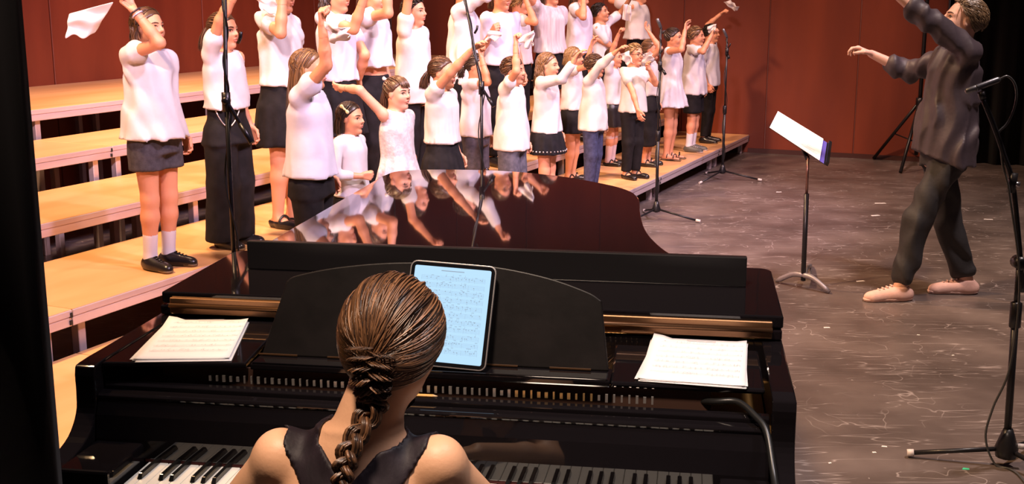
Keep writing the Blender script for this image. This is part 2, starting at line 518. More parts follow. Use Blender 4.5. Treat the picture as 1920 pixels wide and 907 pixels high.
HC = np.array((-.07, 0, .12)); HRAD = np.array((.435, .365, .41))
def hair_paths(style, rng, n, length=1.0, m=16, gather=(-1, 0, -.15), tail=1.0, curl=0.0, part=0.0, wild=0.03, line=.34):
    """strand paths in head units"""
    out = []
    G = unit(gather)
    while len(out) < n:
        a = rng.uniform(-math.pi, math.pi); zz = rng.uniform(-.35, 1.0); rr = math.sqrt(max(0, 1-zz*zz))
        n0 = np.array((rr*math.cos(a), rr*math.sin(a), zz)); p0 = HC + HRAD*n0
        if .729*(p0[0]-line) - .684*(p0[2]-.36) > 0: continue
        lift = 1 + rng.uniform(-.01, .05)
        ts = np.linspace(0, 1, m)
        if style in ('back', 'tail', 'braid'):
            om = math.acos(np.clip(n0 @ G, -1, 1))
            if om > 2.85: continue
            sn = max(math.sin(om), 1e-3)
            if style == 'tail': t1 = np.clip(ts*1.6, 0, 1)
            else: t1 = ts
            N = (np.sin((1-t1)*om)[:, None]*n0 + np.sin(t1*om)[:, None]*G) / sn
            P = HC + HRAD*N*lift
            if style == 'tail':
                e = np.clip((ts - .625)/.375, 0, 1)
                sp = rng.normal(0, .07, 3)*np.array((1, 1, .4))
                base = HC + HRAD*G
                drop = base + np.outer(e, (0, 0, -tail)) + np.outer(np.sin(np.minimum(e*2.2, 1.57))*.22, G*np.array((1, 1, .2))) + np.outer(np.sqrt(e), sp)
                P = np.where((ts > .625)[:, None], drop, P)
        elif style == 'short':
            dr = unit(np.array((-.55, rng.uniform(-.3, .3), -.35 if zz < .5 else .0)) + rng.normal(0, .15, 3))
            P = HC + HRAD*n0*lift + np.outer(ts*length*.30, dr)
            v = (P - HC)/HRAD; nn = np.linalg.norm(v, axis=1, keepdims=True)
            P = HC + HRAD*v/nn*(1 + rng.uniform(.0, .07) + ts[:, None]*wild)
        else:                                    # long hair falling from a parting
            sg = 1 if n0[1] > part else -1
            s0 = np.array((rng.uniform(-.75, .60), part + sg*rng.uniform(.0, .12), 0)); s0[2] = math.sqrt(max(.05, 1 - s0[0]**2 - s0[1]**2))
            az = math.radians(rng.uniform(88, 180))*sg
            e0 = np.array((math.cos(az), math.sin(az), -.25)); e0 = unit(e0)
            om = math.acos(np.clip(s0 @ e0, -1, 1)); t1 = np.clip(ts*2.0, 0, 1); sn = max(math.sin(om), 1e-3)
            N = (np.sin((1-t1)*om)[:, None]*s0 + np.sin(t1*om)[:, None]*e0) / sn
            P = HC + HRAD*N*lift
            e = np.clip((ts-.5)/.5, 0, 1)
            ln = length*rng.uniform(.82, 1.0)
            d = np.outer(e, (0, 0, -ln)) + np.outer(e, (-.06, -.10*sg*rng.uniform(.2, 1), 0)) + np.outer(np.sqrt(e), rng.normal(0, .03, 3))
            P = np.where((ts > .5)[:, None], P[np.searchsorted(ts, .5)] + d, P)
        if curl:
            ph = rng.uniform(0, 6.28); f = rng.uniform(3.5, 5.0)
            P = P + curl*np.clip(ts*2-.3, 0, 1)[:, None]*np.stack([np.cos(ph+ts*f*6.28), np.sin(ph+ts*f*6.28), .4*np.sin(ph+ts*f*6.28)], 1)
        out.append(P)
    return np.array(out)

EYE_ME = None
def eye_mesh():
    global EYE_ME
    if EYE_ME is None:
        s = MB().lathe([(math.sin(a), -math.cos(a)) for a in np.linspace(.02, math.pi-.02, 12)], n=16, R=Matrix.Rotation(math.pi/2, 3, 'Y'))
        EYE_ME = s.mesh('eyeball')
        m = bpy.data.materials.new('eye'); m.use_nodes = True
        N, L = m.node_tree.nodes, m.node_tree.links
        b = N['Principled BSDF']; b.inputs['Roughness'].default_value = .15
        tc = N.new('ShaderNodeTexCoord'); sp = N.new('ShaderNodeSeparateXYZ'); L.new(tc.outputs['Object'], sp.inputs[0])
        r = N.new('ShaderNodeValToRGB'); r.color_ramp.interpolation = 'CONSTANT'
        r.color_ramp.elements[0].color = (.62, .55, .50, 1); r.color_ramp.elements[1].position = .82; r.color_ramp.elements[1].color = (.05, .022, .012, 1)
        e = r.color_ramp.elements.new(.965); e.color = (.004, .004, .004, 1)
        L.new(sp.outputs['X'], r.inputs['Fac']); L.new(r.outputs['Color'], b.inputs['Base Color'])
        EYE_ME.materials.append(m)
    return EYE_ME

def skin_mat(t): return material('skin_'+t, *{'fair': ((.66, .32, .21),), 'warm': ((.62, .27, .15),), 'tan': ((.46, .20, .105),), 'lady': ((.66, .36, .21),), 'man': ((.60, .34, .25),)}[t], rough=.5, color2={'fair': (.70, .34, .23), 'warm': (.66, .29, .165), 'tan': (.50, .22, .12), 'lady': (.70, .39, .23), 'man': (.66, .36, .27)}[t], scale=9, bump=.05, bump_scale=160, sss=.0)

def person(sp):
    H, hr = sp['H'], sp['hr']
    rng = np.random.default_rng(sp.get('seed', 1)); seed = sp.get('seed', 1)
    hq = sp.get('h', .009)
    base, yaw = Vector(sp['base']), sp['yaw']
    inv = Matrix.Rotation(-yaw, 3, 'Z')
    o_l, adult = inv @ (CAM - base), sp.get('adult', False)
    def loc_from_pix(px, axis, val):
        d = inv @ ray(*px); t = (val - o_l[axis]) / d[axis]; P = o_l + d*t
        return np.array(P)
    wd, lean = sp.get('w', 1.0), sp.get('lean', 0.0)
    zl = sp.get('pelvis_z', .5*H)                       # pelvis height (lower when seated)
    dz = zl - .5*H
    nz = H - hr - .025*H + dz                            # base of the neck
    def cx(z): return lean*max(0, z - zl)
    skin = skin_mat(sp.get('skin', 'warm'))
    S = Solid()
    # torso
    rows = [(.44, .062, .080), (.50, .072, .090), (.56, .065, .080), (.62, .058, .073), (.69, .063, .084), (.745, .062, .094), (.785, .046, .082), (.815, .034, .045)]
    zs = (nz) / .815 if not dz else None
    def rz(f): return zl + (f - .5)/.315*(nz - zl) if f > .5 else zl + (f-.5)*H
    prof = [(rz(f), cx(rz(f)), 0, a*H*wd, b*H*wd) for f, a, b in rows]
    S.loft(prof, .03)
    # head
    shy = .100*H*sp.get('shoulders', 1.0)*wd
    hy, hp, hro = sp.get('head', (0, 0, 0)); Rh = rotm(hy, hp, hro)
    nb = np.array((cx(nz) - .008*H, 0, nz - .02*H))
    pivot = np.array((cx(nz) - .004*H, 0, nz + .05*hr))
    hc = pivot + Rh @ (np.array((.09, 0, .50))*hr) + np.array(sp.get('head_off', (0, 0, 0)))
    head_solid(S, hc, Rh, hr, not adult, sp.get('nose', 1.0))
    nr = sp.get('neck', .034 if not adult else .033)*H
    S.cone(nb, hc + Rh @ (np.array((-.10, 0, -.22))*hr), nr*1.12, nr*.95, .03)
    # arms
    la, lf, lh = .168*H, .145*H, .108*H
    if adult: la, lf, lh = .172*H, .146*H, .106*H
    hands = []; arms = {}
    for key, sg in (('R', -1), ('L', 1)):
        spec = sp.get('arm'+key, ('loc', (.03, .03*sg, -.295), (-.3, .1*sg, -.2)))
        up = spec[4] if len(spec) > 4 else 0.0
        Sh = np.array((cx(nz) - .006*H, sg*shy, rz(.782)))
        if spec[0] == 'pix':
            ax = spec[5] if len(spec) > 5 else 1
            el = loc_from_pix(spec[1], ax, Sh[ax] + (spec[3][0] if hasattr(spec[3], '__len__') else spec[3]*.6))
            wr = loc_from_pix(spec[2], ax, Sh[ax] + (spec[3][1] if hasattr(spec[3], '__len__') else spec[3]))
        else:
            wr = Sh + np.array(spec[1])*H; el = Sh + np.array(spec[2])*H
        if wr[2] > Sh[2] + .05: Sh = Sh + np.array((.004, -sg*.006, .022))*H
        E_, W_ = ik(Sh, wr, la, lf, el)
        arms[key] = (Sh, E_, W_)
        t = sp.get('arm_r', 1.0)
        S.ball(Sh, .0285*H*t, .03)
        S.cone(Sh, E_, .0265*H*t, .0215*H*t, .02); S.cone(E_, E_ + (W_-E_)*.35, .0215*H*t, .0215*H*t, .015); S.cone(E_ + (W_-E_)*.35, W_, .0215*H*t, .0148*H*t, .015)
        hs = sp.get('hand'+key, {})
        dd = unit(W_ - E_) + np.array(hs.get('bend', (0, 0, 0)))
        nn = np.array(hs.get('n', (1, 0, 0) if W_[2] > Sh[2] else (0, -sg, 0)), float)
        if abs(unit(nn) @ unit(dd)) > .9: nn = nn + np.array((0, -sg, .6))
        tips = add_hand(S, W_, dd, nn, lh, 1 if key == 'R' else -1, hs.get('curl', (30, 40, 25)), thumb=hs.get('thumb', .6))
        hands.append((W_ + unit(dd)*lh*.48, .68*lh)); arms[key+'tips'] = tips; arms[key+'d'] = unit(dd)
    # legs
    legs = {}
    for key, sg in (('R', -1), ('L', 1)):
        lg = sp.get('leg'+key)
        hip = np.array((0, sg*.050*H*wd, zl - .015*H))
        st = sp.get('stance', .048)
        if lg is None:
            ank = np.array((-.012*H + sp.get('step', 0)*sg*.5, sg*st*H, .047*H)); kn = (hip+ank)/2 + np.array((.012*H, 0, .005*H))
        else:
            ank, pole = np.array(lg[0]), np.array(lg[1])
            kn, ank = ik(hip, ank, .232*H, .222*H, pole)
        fy = lg[2] if lg is not None and len(lg) > 2 else sg*10
        fd = np.array((math.cos(math.radians(fy)), math.sin(math.radians(fy)), 0))
        legs[key] = (hip, kn, ank, fd)
        S.cone(hip, kn, .050*H*wd, .033*H*wd, .03); S.cone(kn, kn+(ank-kn)*.3, .033*H*wd, .034*H*wd, .02); S.cone(kn+(ank-kn)*.3, ank, .034*H*wd, .0205*H, .02)
        gz = lg[3] if lg is not None and len(lg) > 3 else 0.0
        heel = np.array((ank[0], ank[1], gz + .022*H)) - fd*.022*H; toe = np.array((ank[0], ank[1], gz + .014*H)) + fd*.105*H
        S.cone(heel, heel + fd*.05*H, .019*H, .021*H, .015); S.cone(heel + fd*.04*H, toe, .021*H, .012*H, .015, flat=((0, 0, 1), .9)); S.cone(ank, heel + fd*.03*H, .021*H, .02*H, .015)
        legs[key] += (heel, toe, gz)
    # one continuous body: coarse skin, finer at head and hands
    hole = [lambda P, c=hc: np.linalg.norm(P-c, axis=1) < .56*hr]
    for c, r in hands: hole.append(lambda P, c=c, r=r: np.linalg.norm(P-c, axis=1) < r)
    whole = sp.get('whole')
    Vc, Fc = S.skin(whole or hq, hole=None if whole else hole)
    # tuck the open rims of the coarse skin just under the finer head and hands
    for c, r in [] if whole else [(hc, .56*hr)] + hands:
        dist = np.linalg.norm(Vc - c, axis=1); near = np.where(dist < r + 3*hq)[0]
        if len(near) == 0: continue
        P_ = Vc[near]; e_ = .002
        g = np.stack([eval_pts(S, P_ + np.eye(3)[i]*e_) - eval_pts(S, P_ - np.eye(3)[i]*e_) for i in range(3)], 1)
        g /= np.maximum(np.linalg.norm(g, axis=1, keepdims=True), 1e-9)
        Vc[near] = P_ - g*(.0022*np.clip(1 - (dist[near]-r)/(3*hq), 0, 1))[:, None]
    parts = [(Vc, Fc)]
    hh = sp.get('h_head', hr/28)
    if not whole: parts.append(S.skin(hh, hc-.58*hr-3*hq, hc+.58*hr+3*hq, hole=[lambda P: np.linalg.norm(P-hc, axis=1) > .56*hr + 2.6*hq]))
    for c, r in [] if whole else hands:
        parts.append(S.skin(max(.0034, lh/34), c-r-3*hq, c+r+3*hq, hole=[lambda P, c=c, r=r: np.linalg.norm(P-c, axis=1) > r + 2.6*hq]))
    V, F = join_np(parts)
    root = link_mesh('person', np_mesh('person_body', V, F), skin)
    root.location = base; root.rotation_euler = (0, 0, yaw)
    tag(root, sp['label'], 'person', sp.get('group'))
    # ---- face
    Q = lambda x, y, z: hc + Rh @ (np.array((x, y, z))*hr)
    def surf(y, z, x1=.6):
        xs = np.linspace(x1, .1, 101); P = hc + (np.stack([xs, np.full(101, y), np.full(101, z)], 1)*hr) @ Rh.T
        d = eval_pts(S, P); i = int(np.argmax(d < 0)); return xs[i]
    if sp.get('face', True):
        er = .070
        for sg in (-1, 1):
            e = bpy.data.objects.new('eye', eye_mesh()); COL.objects.link(e); e.parent = root
            x = surf(.135*sg, .015)
            e.location = Q(x - er*.80, .135*sg, .015); e.scale = (er*hr,)*3
            e.rotation_euler = Matrix(Rh.tolist()).to_euler()
            # upper lid with lashes and the brow above
            b = MB(); pts = []
            for k in np.linspace(-1, 1, 7):
                y = (.135 + .072*k)*sg; z = .042 - .020*k*k + .012*(1-abs(k)); pts.append(Q(surf(y, z)+.004, y, z))
            b.tube(pts, [.006*hr, .011*hr, .014*hr, .014*hr, .014*hr, .012*hr, .006*hr], 6).build('eyelash', material('lash', (.02, .012, .01), .6), root)
            b = MB(); pts = []
            for k in np.linspace(-1, 1, 7):
                y = (.14 + .085*k)*sg; z = .125 - .022*k*k; pts.append(Q(surf(y, z)+.004, y, z))
            b.tube(pts, [.008*hr, .014*hr, .016*hr, .016*hr, .014*hr, .011*hr, .006*hr], 6).build('eyebrow', sp.get('brow', material('brow', (.06, .03, .018), .7)), root)
        op = sp.get('mouth', .4)
        lipm = material('lips', (.50, .17, .13), .45)
        zc0 = -.238
        for nm, sgn in (('upper_lip', 1), ('lower_lip', -1)):
            pts = []
            for k in np.linspace(-1, 1, 9):
                y = .080*k*(1-.2*op); z = zc0 + sgn*(.016 + .045*op)*(1-k*k); pts.append(Q(surf(y, z)-.002, y, z))
            MB().tube(pts, [.008*hr, .013*hr, .017*hr, .019*hr, .018*hr, .019*hr, .017*hr, .013*hr, .008*hr], 6).build(nm, lipm, root)
        if op > .15:
            t = Solid(); x = surf(0, zc0)
            t.ball(Q(x-.033, 0, zc0), np.array((.030, .055, .010+.036*op))*hr, .001, Rh)
            link_mesh('mouth', np_mesh('mouth', *t.skin(.012*hr)), material('mouth_inside', (.05, .008, .008), .5), root)
    # ---- hair
    hd = sp.get('hair')
    if hd:
        hm = hair_material(*hd['mat'])
        U = Solid()
        U.ball(hc + Rh @ ((HC+np.array((.0, 0, .0)))*hr), HRAD*.985*hr, .03*hr, Rh)
        st = hd['style']
        if st in ('long', 'curly'):
            ln = hd.get('len', 1.0)
            for k in (-1, 1):
                U.cone(Q(-.22, .17*k, -.1), Q(-.28, .14*k, -.30-ln*.55), .17*hr, .11*hr, .08*hr, flat=(Rh[:, 0], .75))
        n1 = Rh @ np.array((.729, 0, -.684)); p1 = Q(hd.get('line', .34)-.01, 0, .355)
        lo_cut = hd.get('nape', -.42)
        def cut(x, y, z):
            f = (x-p1[0])*n1[0] + (y-p1[1])*n1[1] + (z-p1[2])*n1[2]
            return f
        V1, F1 = U.skin(hr/22, cuts=[cut])
        ns = int(hd.get('n', 170)*1.05)
        P = hair_paths({'long': 'long', 'curly': 'long'}.get(st, st), rng, ns, hd.get('len', 1.0), hd.get('m', 17 if hd.get('curl', 0) > .03 else 11), hd.get('gather', (-1, 0, -.15)), hd.get('tail', 1.0), hd.get('curl', .0), hd.get('part', 0.0), hd.get('wild', .03), hd.get('line', .34))
        if hd.get('bangs'):
            B = []
            for _ in range(40):
                y0 = rng.uniform(-.6, .6); ts = np.linspace(0, 1, P.shape[1])
                a = ts*1.25 + .15; N = np.stack([np.sin(a)*math.sqrt(1-(y0*.75)**2), np.full_like(a, y0*.78) + .1*y0*ts, np.cos(a)*math.sqrt(1-(y0*.75)**2)], 1)
                B.append(HC + HRAD*N*np.array((1.0, 1, 1))*(1.02 + rng.uniform(0, .05)))
            P = np.concatenate([P, np.array(B)])
        Pw = hc + (P*hr) @ Rh.T
        tone = np.clip(rng.normal(.45, .25, len(P)), 0, 1)
        wd_ = rng.uniform(.030, .055, len(P))*hr*hd.get('lock', 1.0); th = rng.uniform(.012, .020, len(P))*hr
        me = strand_mesh('hair', Pw, wd_, th, tone, hc - Rh[:, 2]*hr*.1, 3)
        # under-hair joins the same mesh
        ume = np_mesh('under', V1, F1); at = ume.attributes.new('tone', 'FLOAT', 'POINT'); at.data.foreach_set('value', np.full(len(V1), .30, np.float32))
        bm = bmesh.new(); bm.from_mesh(me); bm.from_mesh(ume); bm.to_mesh(me); bm.free(); bpy.data.meshes.remove(ume)
        me.polygons.foreach_set('use_smooth', np.ones(len(me.polygons), bool))
        ho = link_mesh('hair', me, hm, root)
        if hd.get('tie'):
            g = HC + HRAD*unit(hd.get('gather', (-1, 0, -.15)))*1.08
            MB().lathe([(.06*hr, -.03*hr), (.085*hr, -.02*hr), (.09*hr, 0), (.085*hr, .02*hr), (.06*hr, .03*hr)], Q(*g), Matrix(Rh.tolist()) @ Matrix.Rotation(math.pi/2, 3, 'Y'), 14).build('hair_tie', hd['tie'], root)
        if hd.get('bow'):
            bx = Solid(); bc = Q(*hd['bow_at'])
            a1 = Rh @ unit(hd.get('bow_dir', (1, 0, 0))); a2 = Rh @ unit((0, 0, 1))
            for k in (-1, 1): bx.cone(bc, bc + a1*k*.13*hr, .02*hr, .065*hr, .02*hr, flat=(Rh[:, 1], .5))
            bx.ball(bc, .035*hr, .01*hr)
            link_mesh('hair_bow', np_mesh('hair_bow', *bx.skin(.012*hr)), hd['bow'], root)
    # ---- clothes
    top = sp.get('top')
    cloth_h = sp.get('h_cloth', hq)
    if top:
        e = top.get('ease', 1.0); tm = top['mat']; hem = top.get('hem', .50); g = Solid()
        d0 = .010*H*e
        rws = []
        def pr(f, a, b, ex=0.0): z = rz(f); return (z, cx(z), 0, a*H*wd + d0 + ex*H, b*H*wd + d0 + ex*H)
        if top.get('dress'):
            hz = top['dress']*H
            rws += [(hz, 0, 0, .135*H, .150*H), ((hz+zl)/2, 0, 0, .115*H, .128*H)]
            rws += [pr(.52, .074, .092, .012), pr(.60, .062, .077, .004)]
        else:
            fl = top.get('flare', .010)
            hz = hem
            def body_at(f): return np.interp(f, [r[0] for r in rows], [r[1] for r in rows]), np.interp(f, [r[0] for r in rows], [r[2] for r in rows])
            rws += [pr(hz, *body_at(hz), fl), pr((hz+.66)/2, *body_at((hz+.66)/2), fl*.7+.002)]
        rws += [pr(.69, .063, .084, .002), pr(.745, .063, .095), pr(.782, .048, .086), pr(.812, .034, .052)]
        wv = None
        if top.get('pleats'):
            npl, pa = top['pleats']
            wv = lambda t, a: 1 + pa*np.sin(npl*a)*np.clip(1.3 - t*1.4, 0, 1)
        g.loft(rws, .02, wave=wv)
        for key in ('R', 'L'):
            Sh, E_, W_ = arms[key]; sl = top.get('sleeve', .5); se = top.get('sleeve_ease', 1.0)
            g.ball(Sh, (.030*wd + .003 + (.010 if adult else 0))*H, .03)
            if sl <= 0: continue
            if sl <= 1.0: g.cone(Sh, Sh + (E_-Sh)*sl, .031*H, (.031 + .004*se)*H, .02)
            else:
                g.cone(Sh, E_, .035*H, .030*H*se, .02); g.cone(E_, E_ + (W_-E_)*(sl-1), .030*H*se, .025*H*se, .02)
                if top.get('cuff'):
                    cpt = E_ + (W_-E_)*(sl-1); u = unit(W_-E_)
                    g.cone(cpt - u*.018*H, cpt, .031*H*se, .031*H*se, .004)
        fo = folds(top.get('fold', .0075)*H/1.3, top.get('wl', .10), seed*3+1, top.get('vert', .25))
        hzz = rws[0][0]; cut = [lambda x, y, z: (hzz - z) + top.get('hem_tilt', 0.0)*(-x) + .004*np.sin(30*y+12*x)]
        if top.get('neck_v'):
            pass
        Vt, Ft = g.skin(cloth_h, disp=fo, cuts=cut)
        so = link_mesh(top.get('name', 'shirt'), np_mesh('shirt', Vt, Ft), tm, root)
        if top.get('collar'):
            zc1 = nz - .005*H; c = Solid()
            for k in range(14):
                a0, a1 = [math.pi*(.12 + 1.76*q/14) for q in (k, k+1)]
                rr = nr*1.35
                c.cone((cx(zc1)-.01*H+rr*math.cos(a0), rr*math.sin(a0), zc1+.010*H*abs(math.sin(a0/2))), (cx(zc1)-.01*H+rr*math.cos(a1), rr*math.sin(a1), zc1+.010*H*abs(math.sin(a1/2))), .012*H, .012*H, .006)
            link_mesh('collar', np_mesh('collar', *c.skin(.006)), tm, so)
        if top.get('ruffle'):
            c = Solid(); zr = top['ruffle']
            for k in range(18):
                a0, a1 = 2*math.pi*k/18, 2*math.pi*(k+1)/18
                ax_, ay_ = (.075*H*wd + d0), (.098*H*wd + d0)
                c.cone((cx(rz(zr))+ax_*math.cos(a0), ay_*math.sin(a0), rz(zr)+.006*H*(k % 2)), (cx(rz(zr))+ax_*math.cos(a1), ay_*math.sin(a1), rz(zr)+.006*H*((k+1) % 2)), .008*H, .008*H, .006)
            link_mesh('ruffle', np_mesh('ruffle', *c.skin(.007)), tm, so)
    bot = sp.get('bottom')
    if bot:
        g = Solid(); kind = bot['kind']; bm_ = bot['mat']; e = bot.get('ease', 1.0)
        zw = bot.get('waist', .60)
        if top and not top.get('dress') and top.get('hem', .5) < zw - .03: zw = max(.515, min(zw, top.get('hem', .5) + .05))
        cut = []
        fo = folds(bot.get('fold', .003)*H/1.3, .12, seed*5+2)
        if kind == 'skirt':
            hz = bot.get('hem', .35)*H; npl = bot.get('pleats', 14); fl = bot.get('flare', 1.0)
            wv = lambda t, a: 1 + bot.get('pleat_amp', .05)*np.sin(npl*a + 2*np.sin(a))*np.clip(1.1 - t*1.2, 0, 1)
            g.loft([(hz, .0, 0, .118*H*fl, .132*H*fl), ((hz+zl)/2, 0, 0, .106*H*(fl+1)/2, .124*H*(fl+1)/2), (zl-.01*H, 0, 0, .094*H*wd, .116*H*wd), *([(zl+.03*H, 0, 0, .080*H*wd, .098*H*wd)] if rz(zw) > zl + .04*H else []), (rz(zw), cx(rz(zw)), 0, .066*H*wd+.003, .081*H*wd+.003)], .02, wave=wv)
        else:
            hz = {'shorts': .33, 'trousers': .055, 'culottes': .17}[kind] if 'hem' not in bot else bot['hem']
            g.loft([(zl-.055*H, 0, 0, .074*H*wd*e, .094*H*wd*e), (zl, 0, 0, .080*H*wd, .098*H*wd)] + ([(zl+.05*H, 0, 0, .072*H*wd, .088*H*wd)] if rz(zw) > zl + .06*H else []) + [(rz(zw), cx(rz(zw)), 0, .068*H*wd+.002, .083*H*wd+.002)], .02)
            for key in ('R', 'L'):
                hip, kn, ank, fd, heel, toe, gz = legs[key]
                kw, aw = bot.get('knee', .044)*H*e, bot.get('ankle', .034)*H*e
                if kind == 'shorts':
                    tgt = kn + (hip-kn)*np.clip((hz*H - kn[2]) / (hip[2]-kn[2]), 0, 1)
                    g.cone(hip, tgt, .057*H*wd*e, .058*H*wd*e, .02)
                else:
                    t = np.clip((kn[2]-hz*H) / max(kn[2]-ank[2], .01), .1, 1.05)
                    end = kn + (ank-kn)*t
                    g.cone(hip, kn, .056*H*wd*min(e, 1.2), kw, .025); g.cone(kn, end, kw, kw+(aw-kw)*t, .02)
                    if not sp.get('legR'): cut = [lambda x, y, z: hz*H - z]
            if kind == 'shorts': cut = [lambda x, y, z: hz*H - z]
        if bot.get('nocut'): cut = []
        Vb, Fb = g.skin(cloth_h*1.12, disp=fo, cuts=cut)
        bo = link_mesh(bot.get('name', kind), np_mesh(kind, Vb, Fb), bm_, root)
        if bot.get('belt'):
            zb = rz(zw) - .015*H; g = Solid()
            g.loft([(zb-.012*H, cx(zb), 0, .0715*H*wd+.005, .0865*H*wd+.005), (zb+.012*H, cx(zb), 0, .0715*H*wd+.005, .0865*H*wd+.005)], .004)
            link_mesh('belt', np_mesh('belt', *g.skin(.007)), bot['belt'], bo)
        if bot.get('studs'):
            b = MB(); hz = bot.get('hem', .35)*H
            for k in range(34):
                a = 2*math.pi*k/34; c = 1.0
                b.lathe([(.001, -.004), (.006, -.003), (.006, .001), (.001, .004)], (.116*H*math.cos(a)*bot.get('flare', 1)*1.02, .129*H*math.sin(a)*bot.get('flare', 1)*1.02, hz+.022*H), Matrix.Rotation(a, 3, 'Z') @ Matrix.Rotation(math.pi/2, 3, 'Y'), 8)
            b.build('studs', material('stud_silver', (.8, .75, .75), .3, 1), bo)
    # ---- feet
    sh = sp.get('shoes'); sk = sp.get('socks')
    for key in ('R', 'L'):
        hip, kn, ank, fd, heel, toe, gz = legs[key]
        if sk:
            g = Solid(); t = sp.get('sock_h', .35)
            g.cone(ank + (kn-ank)*t, ank, .0205*H + .012*H*t + .004, .0225*H + .004, .01); g.cone(ank, heel + fd*.03*H, .0225*H+.003, .022*H+.003, .015)
            link_mesh('sock', np_mesh('sock', *g.skin(.009)), sk, root)
        if sh:
            g = Solid(); u = .004 + .002*H
            up = np.array((0, 0, 1.0))
            g.cone(heel, heel + fd*.05*H, .0195*H+u, .0215*H+u, .015); g.cone(heel + fd*.04*H, toe, .0220*H+u, .0145*H+u, .015, flat=(up, .9))
            g.cone(heel + fd*.045*H - np.cross(up, fd)*.006*H, toe - fd*.01*H + np.cross(up, fd)*.004*H, .02*H+u, .017*H+u, .015)
            kind = sh['kind']; cut = [lambda x, y, z: gz - z]
            if kind in ('mary', 'sandal'):
                topz = gz + (.034*H if kind == 'mary' else .016*H)
                tz = toe + up*.02*H
                def open_top(x, y, z):
                    s_ = (x-heel[0])*fd[0] + (y-heel[1])*fd[1]
                    lim = topz + (.012*H if kind == 'mary' else 0)*np.clip((s_-.06*H)/(.04*H), 0, 1) - .004*H
                    return z - lim
                cut.append(open_top)
            else:
                g.cone(ank - up*.012*H, heel + fd*.02*H, .0245*H+u*.6, .0225*H+u, .02)
                cut.append(lambda x, y, z: z - (gz + sh.get('top', .058)*H))
            s_o = link_mesh('shoe', np_mesh('shoe', *g.skin(sp.get('h_shoe', .0085), cuts=cut)), sh['mat'], root)
            sm = sh.get('sole')
            if sm:
                g2 = Solid(); g2.cone(heel, heel+fd*.05*H, .021*H+u, .023*H+u, .012); g2.cone(heel + fd*.04*H, toe, .0235*H+u, .0175*H+u, .012)
                link_mesh('sole', np_mesh('sole', *g2.skin(sp.get('h_shoe', .0085), cuts=[lambda x, y, z: gz - z, lambda x, y, z: z - gz - .012*H])), sm, s_o)
            if kind in ('mary', 'sandal'):
                for f_ in ((.035,) if kind == 'mary' else (.02, .075)):
                    cpt = heel + fd*(f_+.02)*H; b = MB(); sd = np.cross(up, fd)
                    pts = [cpt + sd*math.cos(a)*(.0235*H+u) + up*math.sin(a)*(.026*H+u) for a in np.linspace(0, math.pi, 9)]
                    b.tube([Vector(q) for q in pts], .005*H if kind == 'mary' else .004*H, 6).build('strap', sh['mat'], s_o)
            elif sh.get('laces'):
                sd = np.cross(up, fd); b = MB()
                for q in range(4):
                    cpt = heel + fd*(.055 + .014*q)*H + up*(.0255 - .0042*q)*H
                    b.tube([Vector(cpt + sd*k*.0085*H + up*(u + (.0025 if k == 0 else 0))) for k in (-1, 0, 1)], .0025*H, 5)
                b.build('laces', sh['laces'], s_o)
    if sp.get('bracelet'):
        W_, E_ = arms['R'][2], arms['R'][1]; u = unit(E_-W_); n_ = unit(np.cross(u, (0, 0, 1))); b_ = np.cross(u, n_)
        for q, m_ in ((.012, 'bracelet_dark'), (.028, 'bracelet_pale')):
            MB().tube([Vector(W_ + u*q + (n_*math.cos(a) + b_*math.sin(a))*.0255) for a in np.linspace(0, 6.283, 15)], .004, 6, cap=False).build('bracelet', material(m_, (.04, .02, .03) if q < .02 else (.5, .45, .6), .5), root)
    if sp.get('chain'):
        z0 = rz(.585); r_ = .086*H
        pts = [Vector((r_*1.06*math.cos(a), r_*1.20*math.sin(a), z0 - .085*math.sin(t*math.pi))) for t, a in ((k/14, math.radians(-75 + 60*k/14)) for k in range(15))]
        MB().tube(pts, .0035, 6).build('chain', material('stud_silver', (.8, .75, .75), .3, 1), root)
    if sp.get('glasses'):
        b = MB()
        for sg in (-1, 1):
            pts = [Vector(Q(.44, .14*sg + .105*math.cos(a), .01 + .085*math.sin(a))) for a in np.linspace(0, 2*math.pi, 17)]
            b.tube(pts, .010*hr, 5, cap=False)
            b.tube([Vector(Q(.43, .245*sg, .03)), Vector(Q(.2, .335*sg, .03)), Vector(Q(-.05, .35*sg, .03))], .010*hr, 5)
        b.tube([Vector(Q(.45, -.04, .03)), Vector(Q(.455, .04, .03))], .010*hr, 5)
        b.build('glasses', sp['glasses'], root)
    M = Matrix.Translation(base) @ Matrix.Rotation(yaw, 4, 'Z')
    info = {'root': root, 'M': M, 'arms': arms, 'hc': hc, 'Rh': Rh, 'legs': legs, 'solid': S, 'Q': Q, 'rz': rz, 'cx': cx}
    for key in ('R', 'L'):
        W_ = arms[key][2]; info['hand'+key] = M @ Vector(W_ + arms[key+'d']*lh*.75)
    return info

